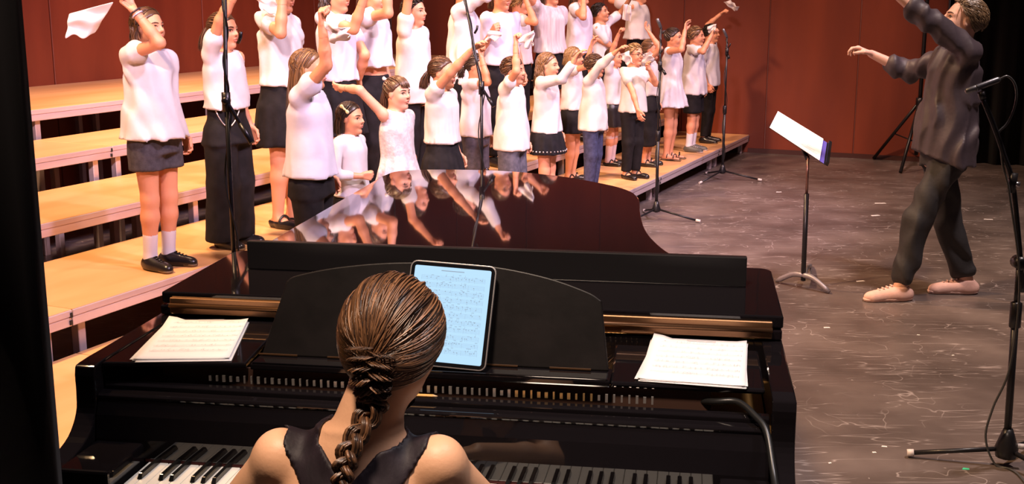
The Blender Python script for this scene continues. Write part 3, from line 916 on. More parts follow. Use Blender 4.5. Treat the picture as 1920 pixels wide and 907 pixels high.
# ------------------------------------------------------------------ the stage: floor, walls, risers
def floor_material():
    m = bpy.data.materials.new('stage_vinyl'); m.use_nodes = True
    N, L = m.node_tree.nodes, m.node_tree.links
    b = N['Principled BSDF']; b.inputs['Specular IOR Level'].default_value = 0.45
    tc = N.new('ShaderNodeTexCoord')
    def noise(scale, det, st=(1, 1, 1), rot=0.0, dist=0.0):
        mp = N.new('ShaderNodeMapping'); mp.inputs['Scale'].default_value = st; mp.inputs['Rotation'].default_value = (0, 0, rot)
        L.new(tc.outputs['Object'], mp.inputs['Vector'])
        n = N.new('ShaderNodeTexNoise'); n.inputs['Scale'].default_value = scale; n.inputs['Detail'].default_value = det; n.inputs['Distortion'].default_value = dist
        L.new(mp.outputs['Vector'], n.inputs['Vector']); return n.outputs['Fac']
    def ramp(fac, *els):
        r = N.new('ShaderNodeValToRGB'); r.color_ramp.elements.remove(r.color_ramp.elements[1])
        r.color_ramp.elements[0].position = els[0][0]; r.color_ramp.elements[0].color = (*els[0][1], 1)
        for p, c in els[1:]:
            e = r.color_ramp.elements.new(p); e.color = (*c, 1)
        L.new(fac, r.inputs['Fac']); return r.outputs['Color']
    def mix(fac, a, bb):
        x = N.new('ShaderNodeMix'); x.data_type = 'RGBA'
        L.new(fac, x.inputs[0])
        for s, i in ((a, 6), (bb, 7)):
            if isinstance(s, tuple): x.inputs[i].default_value = (*s, 1)
            else: L.new(s, x.inputs[i])
        return x.outputs[2]
    base = ramp(noise(2.2, 8), (.3, (.060, .046, .042)), (.5, (.098, .076, .070)), (.7, (.145, .115, .105)))
    k, w_ = (0, 0, 0), (1, 1, 1)
    # scratches: thin contour lines of stretched noise in three directions
    col = base
    for st, rot, sc, wdt in (((1, 7, 1), .35, 1.3, .004), ((1, 9, 1), -.5, 1.1, .004), ((1, 5, 1), 1.25, 1.6, .0035), ((1.4, 1, 1), .1, 3.5, .003)):
        ln = ramp(noise(sc, 2, st, rot, .12), (.5-wdt*2, k), (.5, w_), (.5+wdt*2, k))
        br = ramp(noise(2.6, 2, (1, 1, 1), rot*3), (.49, k), (.60, (.70, .70, .70)))
        mm = N.new('ShaderNodeMath'); mm.operation = 'MULTIPLY'; L.new(ln, mm.inputs[0]); L.new(br, mm.inputs[1])
        col = mix(mm.outputs[0], col, (.36, .31, .30))
    sp_ = ramp(noise(34, 2), (.73, k), (.755, (.6, .6, .6)))
    col = mix(sp_, col, (.36, .31, .29))
    L.new(col, b.inputs['Base Color'])
    mr = N.new('ShaderNodeMapRange'); mr.inputs['To Min'].default_value = .22; mr.inputs['To Max'].default_value = .48
    L.new(noise(5, 6), mr.inputs['Value']); L.new(mr.outputs['Result'], b.inputs['Roughness'])
    bp = N.new('ShaderNodeBump'); bp.inputs['Strength'].default_value = .12; bp.inputs['Distance'].default_value = .01
    L.new(noise(9, 6), bp.inputs['Height']); L.new(bp.outputs['Normal'], b.inputs['Normal'])
    return m
fl = MB().bb(-14, 14, -3, 22, -.05, 0).build('floor', floor_material()); struct(fl)

wood_wall = material('red_wood_panel', (.122, .019, .006), .42, color2=(.215, .038, .012), scale=1.6, stretch=(1, 1, .22), bump=.06, bump_scale=22, bump_stretch=(1, 1, .08), detail=6)
wall_gap = material('panel_joint', (.30, .13, .10), .6)
WP, WQ = 13.06, -7.54
def stage_box(b, p0, p1, q0, q1, z0, z1):
    """box in stage axes, as a prism"""
    b.prism([pq(p0, q0, z0), pq(p0, q1, z0), pq(p1, q1, z0), pq(p1, q0, z0)], (0, 0, z1-z0)); return b
def panel_wall(name, along_q, a0, a1, step, first):
    b = MB()
    if along_q: stage_box(b, WP+.02, WP+.12, a0, a1, 0, 5.2)
    else: stage_box(b, a0, a1, WQ-.12, WQ-.02, 0, 5.2)
    o = struct(b.build(name, wall_gap))
    s = first
    while s > a0: s -= step
    edges = []
    while s < a1: edges.append(s); s += step
    edges.append(s)
    for i in range(len(edges)-1):
        lo, hi = max(edges[i], a0)+.005, min(edges[i+1], a1)-.005
        if hi - lo < .02: continue
        b = MB()
        if along_q: stage_box(b, WP, WP+.03, lo, hi, .0, 5.2)
        else: stage_box(b, lo, hi, WQ-.03, WQ, .0, 5.2)
        b.build('panel', wood_wall, o, .004, 1)
    return o
panel_wall('wall_back', True, -7.54, -.95, .965, -2.78)
panel_wall('wall_left', False, -2.0, 13.06, 1.95, 7.45)
bb_ = MB(); stage_box(bb_, WP-.015, WP, -2.96, -.95, 0, .05)
struct(bb_.build('baseboard_back', material('dark_base', (.05, .012, .008), .5)))

# risers: five steps, each of two-metre sections
deck_wood = material('riser_deck_oak', (.60, .31, .12), .40, color2=(.72, .40, .18), scale=3.0, stretch=(1.4, .25, 1), bump=.03, bump_scale=40, bump_stretch=(1, .1, 1), detail=5)
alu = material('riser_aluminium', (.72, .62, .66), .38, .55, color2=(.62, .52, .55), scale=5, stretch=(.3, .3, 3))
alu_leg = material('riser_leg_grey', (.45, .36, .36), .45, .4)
clamp_m = material('black_clamp', (.01, .01, .01), .5)
QE = [-2.95, -3.77, -4.58, -5.35, -6.02, WQ]
RIS_RZ = -AZ                                   # local +Y of a riser runs along the risers
ordn = ['lowest', 'second', 'third', 'fourth', 'top']
for t in range(5):
    z = .2*(t+1); depth = QE[t] - QE[t+1]
    for s in range(6):
        p0 = 1.72 + 2*s; p1 = min(p0 + 2, WP - .01)
        rt = empty('stage_riser', pq(p0, QE[t], 0), RIS_RZ)     # local x = +q, local y = +p
        tag(rt, '%s step of the choir riser, its %s section from the back wall' % (ordn[t], ['sixth', 'fifth', 'fourth', 'third', 'second', 'first'][s]), 'riser', 'choir riser sections')
        ln = p1 - p0
        MB().bb(-depth+.002, -.004, .003, ln-.003, z-.022, z).build('deck', deck_wood, rt, .002, 1)
        MB().bb(-.030, 0, .002, ln-.002, z-.034, z-.004).build('edge_strip', alu, rt, .003, 1)
        MB().bb(-.034, -.005, .002, ln-.002, z-.078, z-.036).build('frame_rail', alu, rt, .003, 1)
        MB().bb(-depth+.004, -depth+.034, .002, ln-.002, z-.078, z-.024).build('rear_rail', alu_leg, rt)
        for yy in (.10, ln-.10):
            for xx in (-.075, -depth+.06):
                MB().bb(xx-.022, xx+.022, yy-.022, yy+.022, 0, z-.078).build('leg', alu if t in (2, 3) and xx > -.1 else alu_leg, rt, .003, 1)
        b = MB().box((-.001, ln-.010, z-.026), (.010, .012, .022)).box((-.004, ln-.011, z-.060), (.010, .014, .020))
        b.build('clamp', clamp_m, rt)

# black drapes: far side opening and the leg curtain beside the lens
velvet = material('black_velvet', (.006, .005, .006), .95, sheen=.05, spec=.1)
def drape(name, pts, h, amp, wl, thick=.02):
    """hanging cloth with folds along the plan path pts"""
    path = []
    for a, b2 in zip(pts[:-1], pts[1:]):
        a, b2 = Vector(a), Vector(b2); n = max(2, int((b2-a).length/.03))
        path += [a + (b2-a)*k/n for k in range(n)]
    path.append(Vector(pts[-1]))
    tot = 0; V = []; m = len(path)
    for i, p in enumerate(path):
        t = (path[min(i+1, m-1)] - path[max(i-1, 0)]).normalized(); nrm = Vector((-t.y, t.x, 0))
        if i: tot += (path[i]-path[i-1]).length
        o = amp*(math.sin(2*math.pi*tot/wl) + .4*math.sin(2*math.pi*tot/wl*2.3+1))
        V.append(p + nrm*o)
    b = MB(); n = len(V)
    fs = [(i, i+1, n+i+1, n+i) for i in range(n-1)]
    b.add(V + [v + Vector((0, 0, h)) for v in V], fs, True)
    o = b.build(name, velvet); md = o.modifiers.new('thick', 'SOLIDIFY'); md.thickness = thick
    return o
tag(drape('stage_curtain', [pq(WP+.10, -.93), pq(WP+.10, 8)], 5.2, .05, .34), 'tall black drape hanging beyond the conductor, next to the red wood wall', 'curtain')
lc = drape('leg_curtain', [(-.612, 1.50, 0), (-.76, 1.51, 0), (-1.9, 1.45, 0)], 3.6, .012, .17, .03)
tag(lc, 'black leg curtain hanging beside the left end of the piano keyboard', 'curtain')

# small tape marks and paint chips on the floor
tape_w = material('white_tape', (.75, .70, .68), .6); tape_g = material('green_tape', (.05, .55, .30), .6)
chips = [(1650, 381, .10, .03), (1641, 404, .08, .03), (1853, 411, .07, .025), (1550, 614, .035, .016), (1613, 527, .06, .02), (1658, 837, .022, .010), (1639, 848, .016, .010), (1556, 868, .012, .008), (1722, 628, .016, .009), (1460, 360, .05, .02), (1787, 666, .012, .01)]
for i, (x, y, a, b2) in enumerate(chips):
    P = atz(x, y, 0)
    o = MB().prism([(-a/2, -b2/2, 0), (a/2, -b2*.4, 0), (a*.45, b2/2, 0), (-a*.4, b2*.45, 0)], (0, 0, .0012)).build('tape_scrap', tape_w)
    o.location = (P.x, P.y, .0003); o.rotation_euler = (0, 0, .3*math.sin(i*2.1))
    tag(o, 'small scrap of white tape stuck on the dark stage floor', 'tape', 'white tape scraps on the floor')
P = atz(1810, 879, 0)
o = MB().prism([(-.015, -.006, 0), (.012, -.009, 0), (.016, .004, 0), (-.004, .01, 0)], (0, 0, .0012)).build('tape_scrap', tape_g); o.location = (P.x, P.y, .0003)
tag(o, 'tiny green tape mark on the floor beside the microphone stand foot', 'tape')

# ------------------------------------------------------------------ the piano
lacquer = material('black_piano_lacquer', (.006, .005, .006), .04, ior=1.62)
lacquer_soft = material('black_satin', (.010, .009, .010), .28)
desk_m = material('music_desk_black', (.004, .003, .003), .45, color2=(.008, .006, .006), scale=14, bump=.03, bump_scale=50, spec=.25)
brass = material('hinge_brass', (.26, .14, .07), .34, .85, color2=(.17, .085, .045), scale=3, stretch=(.6, 6, 12))
gold_plate = material('iron_plate_gold', (.48, .26, .08), .35, .6)
ivory = material('key_ivory', (.80, .78, .72), .22)
ebony = material('key_ebony', (.008, .008, .008), .16)
felt_red = material('red_felt', (.06, .008, .008), .9)
paper_m = material('white_paper', (.82, .79, .80), .75)
ink = material('print_ink', (.12, .11, .12), .8)
PHI, PX0, PY0 = .153, -.193, 2.33
piano = empty('grand_piano', (PX0, PY0, 0), -PHI)
tag(piano, 'long black lacquered grand piano with its lid down and front flap folded back', 'piano')
def uv_at(x, y, z):
    P = atz(x, y, z); X, Y = P.x-PX0, P.y-PY0
    return X*math.cos(PHI) - Y*math.sin(PHI), X*math.sin(PHI) + Y*math.cos(PHI)
curve = smooth_path([(-.775, 2.62, 0), (-.745, 2.76, 0), (-.60, 2.835, 0), (-.30, 2.845, 0), (-.02, 2.73, 0), (.20, 2.535, 0), (.305, 2.38, 0), (.350, 2.20, 0), (.366, 1.95, 0), (.392, 1.66, 0), (.428, 1.45, 0), (.490, 1.24, 0), (.585, 1.08, 0), (.690, .98, 0), (.755, .90, 0), (.768, .82, 0)], 5)
outline = [Vector((-.775, .435, 0))] + [Vector(c) for c in curve] + [Vector((.768, .435, 0))]
MB().prism([(p.x, p.y, .945) for p in outline], (0, 0, .025)).build('lid', material('lid_polish', (.006, .004, .005), .03, ior=1.95), piano, .004, 2)
rimo = [Vector((p.x*.985, .435 + (p.y-.435)*.994, 0)) for p in outline]
MB().prism([(p.x, p.y, .64) for p in rimo], (0, 0, .303)).build('rim', lacquer, piano, .004, 2)
# folded flap with rounded far corners, brass hinge along the fold
fp = [(-.770, .437)] + [(-.770, .90)] + [(-.735 - .035*math.cos(a), .90 + .035*math.sin(a)) for a in np.linspace(.2, 1.5, 5)] + [(.735 + .035*math.sin(a), .90 + .035*math.cos(a)) for a in np.linspace(.05, 1.4, 5)] + [(.770, .90), (.770, .437)]
MB().prism([(a, b2, .974) for a, b2 in fp], (0, 0, .030)).build('front_flap', lacquer, piano, .004, 2)
MB().bb(-.645, .694, .705, .727, 1.0045, 1.083).build('flap_batten', lacquer_soft, piano, .003, 2)
MB().bb(-.745, .745, .427, .435, .950, .992).build('hinge', brass, piano, .002, 1)
MB().tube([(-.745, .424, .972), (.745, .424, .972)], .006, 8).build('hinge_pin', brass, piano)
# arms
prof = smooth_path([(.50, .943, 0), (.20, .943, 0), (.045, .943, 0), (.020, .930, 0), (.018, .88, 0), (.010, .835, 0), (-.03, .795, 0), (-.10, .775, 0), (-.17, .765, 0), (-.195, .74, 0), (-.195, .66, 0)], 4)
pr = [(p.x, p.y) for p in prof] + [(-.18, .62), (.50, .62)]
for u0, u1, nm in ((-.783, -.735, 'arm'), (.722, .770, 'arm')):
    MB().prism([(u0, v, z) for v, z in pr], (u1-u0, 0, 0)).build(nm, lacquer, piano, .004, 2)
MB().bb(-.735, .722, -.17, .50, .62, .690).build('key_bed', lacquer, piano)
MB().bb(-.735, .722, -.19, -.165, .64, .728).build('key_slip', lacquer, piano, .003)
for u0, u1 in ((-.735, -.622), (.622, .722)):
    MB().bb(u0, u1, -.162, .01, .69, .778).build('key_block', lacquer, piano, .006)
# fallboard with its rounded top rail
fb = [(-.002, .742), (-.001, .785), (.008, .835), (.024, .870), (.050, .870), (.030, .83), (.018, .785), (.016, .742)]
MB().prism([(-.733, v, z) for v, z in fb], (1.453, 0, 0)).build('fallboard', lacquer, piano, .002)
MB().prism([(-.733, v, z) for v, z in ((.030, .864), (.021, .868), (.019, .874), (.024, .880), (.045, .882), (.052, .880), (.052, .866))], (1.453, 0, 0)).build('fallboard_rail', lacquer, piano, .002)
MB().prism([(-.733, v, z) for v, z in ((.055, .862), (.055, .888), (.061, .893), (.078, .893), (.082, .889), (.082, .862))], (1.453, 0, 0)).build('stretcher', lacquer, piano, .002)
MB().bb(-.62, .62, .000, .004, .735, .742).build('key_felt', felt_red, piano)
# keys
wk = MB().bb(-.0111, .0111, -.148, 0, .700, .735).mesh('white_key')
bk = MB().add([(-.0052, -.095, .735), (.0052, -.095, .735), (.0052, 0, .735), (-.0052, 0, .735), (-.0042, -.086, .747), (.0042, -.086, .747), (.0042, 0, .747), (-.0042, 0, .747)], [(0,3,2,1),(4,5,6,7),(0,1,5,4),(1,2,6,5),(2,3,7,6),(3,0,4,7)]).mesh('black_key')
wk.materials.append(ivory); bk.materials.append(ebony)
def key(me, nm, u):
    o = bpy.data.objects.new(nm, me); COL.objects.link(o); o.parent = piano; o.location = (u, 0, 0)
    md = o.modifiers.new('b', 'BEVEL'); md.width = .0012; md.segments = 1
for i in range(52):
    key(wk, 'white_key', -.6125 + .02356*(i+.5))
    if i < 51 and (i + 5) % 7 not in (2, 6): key(bk, 'black_key', -.6125 + .02356*(i+1))
# inside, under the music shelf: plate, hammers, tuning pins
MB().bb(-.73, .72, .11, .44, .80, .845).build('iron_plate', gold_plate, piano)
bar_dim, bar_gold = material('damper_steel', (.62, .58, .55), .3, .8), material('damper_gold', (.75, .50, .22), .3, .8)
rg_ = np.random.default_rng(6)
for i in range(62):
    u = -.50 + .98*i/61
    MB().box((u, .093, .903), (.0035 + .0035*rg_.uniform(), .004, .010 + .008*rg_.uniform())).build('action_bar', bar_gold if 42 < i < 54 else bar_dim, piano)
MB().bb(-.62, .60, .112, .118, .84, .924).build('action_felt', material('action_rust', (.045, .016, .008), .8), piano)
b = MB()
for i in range(88):
    for k in range(2):
        b.tube([(-.60 + 1.2*i/87 + .003*k, .20 + .03*k, .845), (-.60 + 1.2*i/87 + .003*k, .20 + .03*k, .868)], .0028, 6)
o = b.build('tuning_pins', material('pin_steel', (.5, .45, .42), .3, 1), piano); o['kind'] = 'stuff'
b = MB()
for i in range(120):
    u = -.66 + 1.30*i/119
    b.tube([(u, .20, .862), (u - .06, .44, .862)], .0009, 4)
o = b.build('strings', material('string_copper', (.55, .28, .14), .35, 1), piano); o['kind'] = 'stuff'
# flat wings left and right of the desk, shelf, desk
MB().prism([(-.733, .050, .930), (-.415, .092, .930), (-.445, .425, .930), (-.733, .425, .930)], (0, 0, .012)).build('desk_wing', lacquer, piano, .004)
MB().prism([(.390, .098, .925), (.712, .098, .925), (.712, .375, .925), (.382, .375, .925)], (0, 0, .013)).build('desk_wing', lacquer, piano, .006)
MB().bb(-.405, .390, .090, .175, .927, .943).build('desk_shelf', lacquer, piano, .004)
MB().bb(-.40, .385, .0905, .096, .943, .946).build('shelf_lip', lacquer, piano, .002)
TILT = .30                                        # the desk leans back
def desk_pt(u, s, off=0.0):                       # s metres up the desk from its foot
    return Vector((u, .150 + s*math.sin(TILT) - off*math.cos(TILT), .944 + s*math.cos(TILT) + off*math.sin(TILT)))
DESK_LOW = .008
top_c = smooth_path([(-.352, .176, 0), (-.33, .190, 0), (-.24, .211, 0), (-.12, .226, 0), (.0, .230, 0), (.12, .226, 0), (.24, .206, 0), (.33, .178, 0), (.362, .160, 0)], 5)
ol = [desk_pt(-.400, 0)] + [desk_pt(p.x, p.y - DESK_LOW) for p in top_c] + [desk_pt(.383, 0)]
MB().prism(ol, (0, .016*math.cos(TILT), -.016*math.sin(TILT))).build('music_desk', desk_m, piano, .003)
for u0 in (-.36, -.20, .02, .14, .30):
    MB().box(desk_pt(u0, .002, .003), (.090, .004, .003)).build('desk_hinge', brass, piano)
# legs, casters, pedal lyre
for u, v in ((-.62, .25), (.62, .25), (-.35, 2.35)):
    MB().prism([(u-.075, v-.075, .12), (u+.075, v-.075, .12), (u+.075, v+.075, .12), (u-.075, v+.075, .12)], (0, 0, .52)).build('leg', lacquer, piano, .012)
    MB().lathe([(.035, -.02), (.045, -.015), (.045, .015), (.035, .02)], (u, v, .047), Matrix.Rotation(math.pi/2, 3, 'Y')).tube([(u, v, .05), (u, v, .13)], .018, 10).build('caster', brass, piano)
b = MB()
for u in (-.09, .09): b.bb(u-.015, u+.015, .20, .24, .13, .63)
b.bb(-.16, .16, .15, .29, .08, .13).build('pedal_lyre', lacquer, piano, .004)
for u in (-.08, 0, .08): MB().tube([(u, .16, .10), (u, .05, .085), (u, .02, .08)], [.012, .014, .010], 8).build('pedal', brass, piano)

# ------------------------------------------------------------------ paper, tablet, pencil and cable on the piano
def on_piano(o): o.location = (PX0, PY0, 0); o.rotation_euler = (0, 0, -PHI); return o
def notation(b, org, ax, ay, w_, h_, rng, staves, nrm, dens=1.0, gap=.0016, lift=.0005):
    """printed staves and notes on the sheet spanned by unit vectors ax, ay"""
    def rect(x0, y0, x1, y1):
        ps = [org + ax*x + ay*y + nrm*lift for x, y in ((x0, y0), (x1, y0), (x1, y1), (x0, y1))]
        b.quad(*ps)
    for k in range(staves):
        y0 = h_*(.90 - .84*k/staves)
        x0, x1 = w_*.10, w_*.93
        for q in range(5): rect(x0, y0 - q*gap*1.25, x1, y0 - q*gap*1.25 + .00028)
        x = x0 + .006
        while x < x1 - .004:
            if rng.uniform() < .72*dens:
                yy = y0 - rng.integers(-1, 6)*gap*.62
                rect(x, yy-.0008, x+.0022, yy+.0008); 
                if rng.uniform() < .8: rect(x+.0019, yy, x+.0023, yy+.0058*(1 if rng.uniform() < .5 else -1))
                if rng.uniform() < .3: rect(x+.002, yy+.0052, x+.0075, yy+.0062)
            x += rng.uniform(.003, .0095)
        for q in range(5): rect(x0 + (x1-x0)*q/4, y0-5*gap*1.25, x0 + (x1-x0)*q/4 + .0003, y0)
    rect(w_*.35, h_*.955, w_*.65, h_*.965)
def sheets(name, label, corners, z, n, seed):
    r = np.random.default_rng(seed); t = on_piano(empty(name)); tag(t, label, 'sheet music', 'loose piano scores')
    c = [Vector((*uv_at(x, y, z), z)) for x, y in corners]       # front-left, back-left, back-right, front-right
    for k in range(n):
        j = Vector((r.normal(0, .003), r.normal(0, .003), 0)) if k < n-1 else Vector((0, 0, 0))
        G = 10; V = []; F = []
        ang = r.normal(0, .02) if k < n-1 else 0
        mid = (c[0]+c[1]+c[2]+c[3])/4
        for a in range(G+1):
            for b_ in range(G+1):
                s, q = a/G, b_/G
                P = (c[0]*(1-s)+c[3]*s)*(1-q) + (c[1]*(1-s)+c[2]*s)*q
                P = mid + Matrix.Rotation(ang, 3, 'Z') @ (P-mid) + j
                P.z += .0013*k + .004*max(0, abs(s-.5)-.38)/.12*(.3+.7*q)*(k == n-1) + .006*max(0, q-.8)/.2*(s < .15)*(k == n-1)
                V.append(P)
        for a in range(G):
            for b_ in range(G):
                i = a*(G+1)+b_; F.append((i, i+G+1, i+G+2, i+1))
        o = MB().add(V, F, True).build('sheet', paper_m, t); md = o.modifiers.new('t', 'SOLIDIFY'); md.thickness = .0009
    ax = (c[3]-c[0]); ay = (c[1]-c[0]); b = MB()
    notation(b, c[0] + Vector((0, 0, .0013*n + .0012)), ax.normalized(), ay.normalized(), ax.length, ay.length, r, 7, Vector((0, 0, 1)), .8)
    b.build('printed_notes', material('faint_print', (.30, .27, .29), .8), t)
    return t
sheets('sheet_music', 'white sheet music pile lying on the wing left of the music desk', [(250, 676), (318, 602), (466, 602), (430, 674)], .944, 4, 3)
sheets('sheet_music', 'white sheet music pile right of the music desk, back corner curled up', [(1195, 713), (1226, 636), (1400, 645), (1397, 728)], .940, 5, 4)
# tablet
tb = on_piano(empty('tablet')); tag(tb, 'tablet computer showing a lit music score, propped on the music desk', 'tablet')
TR = Matrix.Rotation(-TILT, 3, 'X')
tw, th_ = .193, .230
tcx = .036; rollt = Matrix.Rotation(-.02, 3, 'Y')
TT = .40                                          # it leans a little more than the desk, foot on the shelf lip
ANT = Vector((0, -math.cos(TT), math.sin(TT))); ay0 = Vector((0, math.sin(TT), math.cos(TT))); rl = .05
AXT = Vector((1, 0, 0))*math.cos(rl) - ay0*math.sin(rl); AYT = ay0*math.cos(rl) + Vector((1, 0, 0))*math.sin(rl)
tc0 = Vector((tcx - .004, .1030, .9445)) + ay0*(th_/2 + .0045) + ANT*.004
def rr_outline(w_, h_, r, off):
    pts = []
    for sx, sy, a0 in ((1, 1, 0), (-1, 1, math.pi/2), (-1, -1, math.pi), (1, -1, 1.5*math.pi)):
        for a in np.linspace(a0, a0+math.pi/2, 6):
            pts.append(tc0 + AXT*(sx*(w_/2-r) + r*math.cos(a)) + AYT*(sy*(h_/2-r) + r*math.sin(a)) + ANT*off)
    return pts
MB().prism(rr_outline(tw, th_, .016, -.0035), ANT*.0070).build('case', material('tablet_silver', (.55, .52, .52), .3, .9), tb, .001, 2)
MB().prism(rr_outline(tw-.006, th_-.006, .013, .0034), ANT*.0004).build('bezel', material('tablet_glass', (.005, .005, .006), .08), tb)
MB().prism(rr_outline(tw-.022, th_-.022, .004, .0037), ANT*.0003).build('screen', material('lit_screen', (.02, .02, .02), .2, emit=(.46, .72, .95), emit_strength=1.0), tb)
b = MB(); notation(b, tc0 - AXT*(tw-.022)/2 - AYT*(th_-.022)/2 + ANT*.0041, AXT, AYT, tw-.022, th_-.022, np.random.default_rng(9), 11, ANT, 1.1, .0017, .0002)
b.build('score_image', material('score_grey', (.10, .15, .20), .6, emit=(.16, .25, .36), emit_strength=.8), tb)
# pencil on the rail
u0, v0 = uv_at(772, 735, .912); pc = on_piano(empty('pencil')); tag(pc, 'short yellow pencil lying on the piano rail below the tablet', 'pencil')
MB().tube([(u0-.03, .068, .8965), (u0+.040, .069, .8965)], .0034, 6, smooth=False).build('barrel', material('pencil_yellow', (.65, .36, .10), .5), pc)
MB().tube([(u0+.040, .069, .8965), (u0+.050, .0692, .8965)], [.0034, .0006], 6).build('tip', material('pencil_wood', (.6, .4, .22), .7), pc)
# cable
cb = on_piano(MB().tube(smooth_path([(.50, .200, .870), (.60, .105, .903), (.655, .086, .912), (.690, .040, .900), (.712, .0, .88), (.724, -.07, .82), (.730, -.16, .78), (.735, -.215, .70), (.735, -.225, .4), (.75, -.24, .05), (.85, -.3, .01), (1.3, -.35, .009)], 8), .0072, 10).build('black_cable', material('cable_rubber', (.010, .010, .010), .35)))
tag(cb, 'thick black cable running out over the right end of the piano and down', 'cable')

# ------------------------------------------------------------------ microphone stands, music stand, tripod
stand_m = material('stand_black', (.012, .011, .013), .35, .3)
stand_hi = material('stand_chrome', (.35, .33, .34), .25, .9)
mic_m = material('mic_grey', (.10, .10, .11), .35, .6)
rubber_w = material('foot_rubber', (.55, .48, .46), .7)
def on_plane(px, base, n=(EX, EY)):
    """point of the upright plane through base with normal n that the pixel looks at"""
    d = ray(*px); t = (base[0]*n[0] + base[1]*n[1]) / (d.x*n[0] + d.y*n[1])
    return CAM + d*t
def tripod_base(t, base, feet_ang, r, hub_z, leg_r=.008, mat=None, foot=None):
    mat = mat or stand_m
    MB().lathe([(.012, -.03), (.030, -.022), (.034, 0), (.024, .03), (.016, .06)], base + Vector((0, 0, hub_z)), n=14).build('hub', mat, t)
    for a in feet_ang:
        f = base + Vector((math.cos(a)*r, math.sin(a)*r, .012))
        o = MB().tube([base + Vector((math.cos(a)*.02, math.sin(a)*.02, hub_z-.005)), f], leg_r, 8).build('leg', mat, t)
        MB().tube([base + (f-base)*.93 + Vector((0, 0, (hub_z)*.07)), f + Vector((math.cos(a)*.012, math.sin(a)*.012, 0))], leg_r*1.45, 8).build('foot_cap', foot or rubber_w, o)
def mic_body(name, a, b, r, label, grp=None):
    """pencil microphone from tip a to tail b"""
    a, b = Vector(a), Vector(b); t = empty(name, a)
    tag(t, label, 'microphone', grp)
    d = (b-a).normalized(); R = d.to_track_quat('Z', 'Y').to_matrix(); L = (b-a).length
    MB().lathe([(r*.6, 0), (r, .004), (r, L*.28), (r*1.0, L*.30)], (0, 0, 0), R, 14).build('grille', material('mic_mesh', (.18, .18, .19), .4, .8), t)
    MB().lathe([(r*1.02, L*.30), (r*1.04, L*.34), (r*1.04, L*.93), (r*.7, L)], (0, 0, 0), R, 14).build('barrel', mic_m, t)
    return t
def boom_stand(base, pivot_px, tail_px, tip_px, label, ang0, n=(EX, EY), clip_px=None, foot_r=.30, hub_z=.10):
    base = Vector(base); t = empty('microphone_stand', base); tag(t, label, 'stand', 'microphone stands around the choir')
    W = lambda p: Vector(p) - base
    piv = on_plane(pivot_px, base, n); pz = piv.z
    tripod_base(t, Vector((0, 0, 0)), [ang0 + k*2.094 for k in range(3)], foot_r, hub_z)
    MB().tube([(0, 0, hub_z-.03), (0, 0, pz*.55)], .0125, 10).build('lower_tube', stand_m, t)
    MB().tube([(0, 0, pz*.55), (0, 0, pz)], .0085, 10).build('upper_tube', stand_m, t)
    MB().lathe([(.013, -.04), (.019, -.035), (.019, .035), (.013, .04)], (0, 0, pz*.55), n=12).build('clutch', stand_m, t)
    tail, tip = on_plane(tail_px, base, n), on_plane(tip_px, base, n)
    pv = Vector((0, 0, pz))
    bm_ = MB().tube([W(tail), pv, W(tip)], .0075, 8).build('boom', stand_m, t)
    d = (W(tail)-pv); 
    MB().tube([pv + d*.55, pv + d], .0105, 10).build('counterweight', stand_m, bm_)
    MB().lathe([(.006, -.022), (.014, -.018), (.014, .018), (.006, .022)], pv, Matrix.Rotation(math.pi/2, 3, 'X'), 12).build('pivot_knob', stand_m, t)
    MB().tube([pv + Vector((0, 0, -.04)), pv + Vector((0, 0, .03))], .016, 10).build('pivot_block', stand_m, t)
    if clip_px:
        c = W(on_plane(clip_px, base, n))
        MB().tube([c + Vector((0, 0, -.02)), c + Vector((.012, -.01, .0)), c + Vector((.015, -.012, .02))], .006, 8).build('clip', stand_m, t)
    # a cable winds round the boom and drops along the tube
    pts = []
    for k in range(0, 41):
        s = k/40; ax = W(tip)*(1-s) + pv*s
        pts.append(ax + Vector((math.cos(k*.35), math.sin(k*.35), 0))*.009)
    for k in range(1, 25):
        s = k/24; pts.append(Vector((math.cos(k*.6)*.018, math.sin(k*.6)*.014, pz*(1-s)+.12*s)))
    MB().tube(pts, .0035, 5).build('cable', material('cable_rubber', (.010, .010, .010), .35), t)
    return W(tip) + base
s1 = on_row(457, -2.72, 0); tip1 = boom_stand(s1, (457, 190), (472, 268), (421, -55), 'boom microphone stand before the singer in wide black trousers', .4, clip_px=(446, 70))
s2 = on_row(905, -2.72, 0); tip2 = boom_stand(s2, (907, 163), (926, 200), (862, -55), 'boom microphone stand in front of the singers behind the piano lid', .9, clip_px=(890, 55))
mic_body('microphone', tip1 + Vector((-.16, .05, -.03)), tip1, .011, 'slim microphone on the boom above the singer in wide black trousers')
mic_body('microphone', tip2 + Vector((-.16, .05, -.03)), tip2, .011, 'slim microphone on the boom reaching over the middle of the choir')
b3 = atz(1230, 412, 0); tip3 = boom_stand(b3, (1239, 122), (1248, 140), (1239, 52), 'boom microphone stand on the floor before the singer in the white dress', -.35, clip_px=(1238, 96), foot_r=.34, hub_z=.09)
mic_body('microphone', tip3 + Vector((-.03, .0, .07)), tip3, .012, 'slim microphone standing upright on the stand before the white dress')
b4 = atz(1354, 337, 0); tip4 = boom_stand(b4, (1366, 96), (1367, 110), (1363, 70), 'boom microphone stand at the far end of the riser by the wood wall', -.25, clip_px=(1366, 85), foot_r=.36, hub_z=.09)
mic_body('microphone', tip4 + Vector((-.04, .0, .08)), tip4, .012, 'slim microphone on the stand at the far end of the riser')

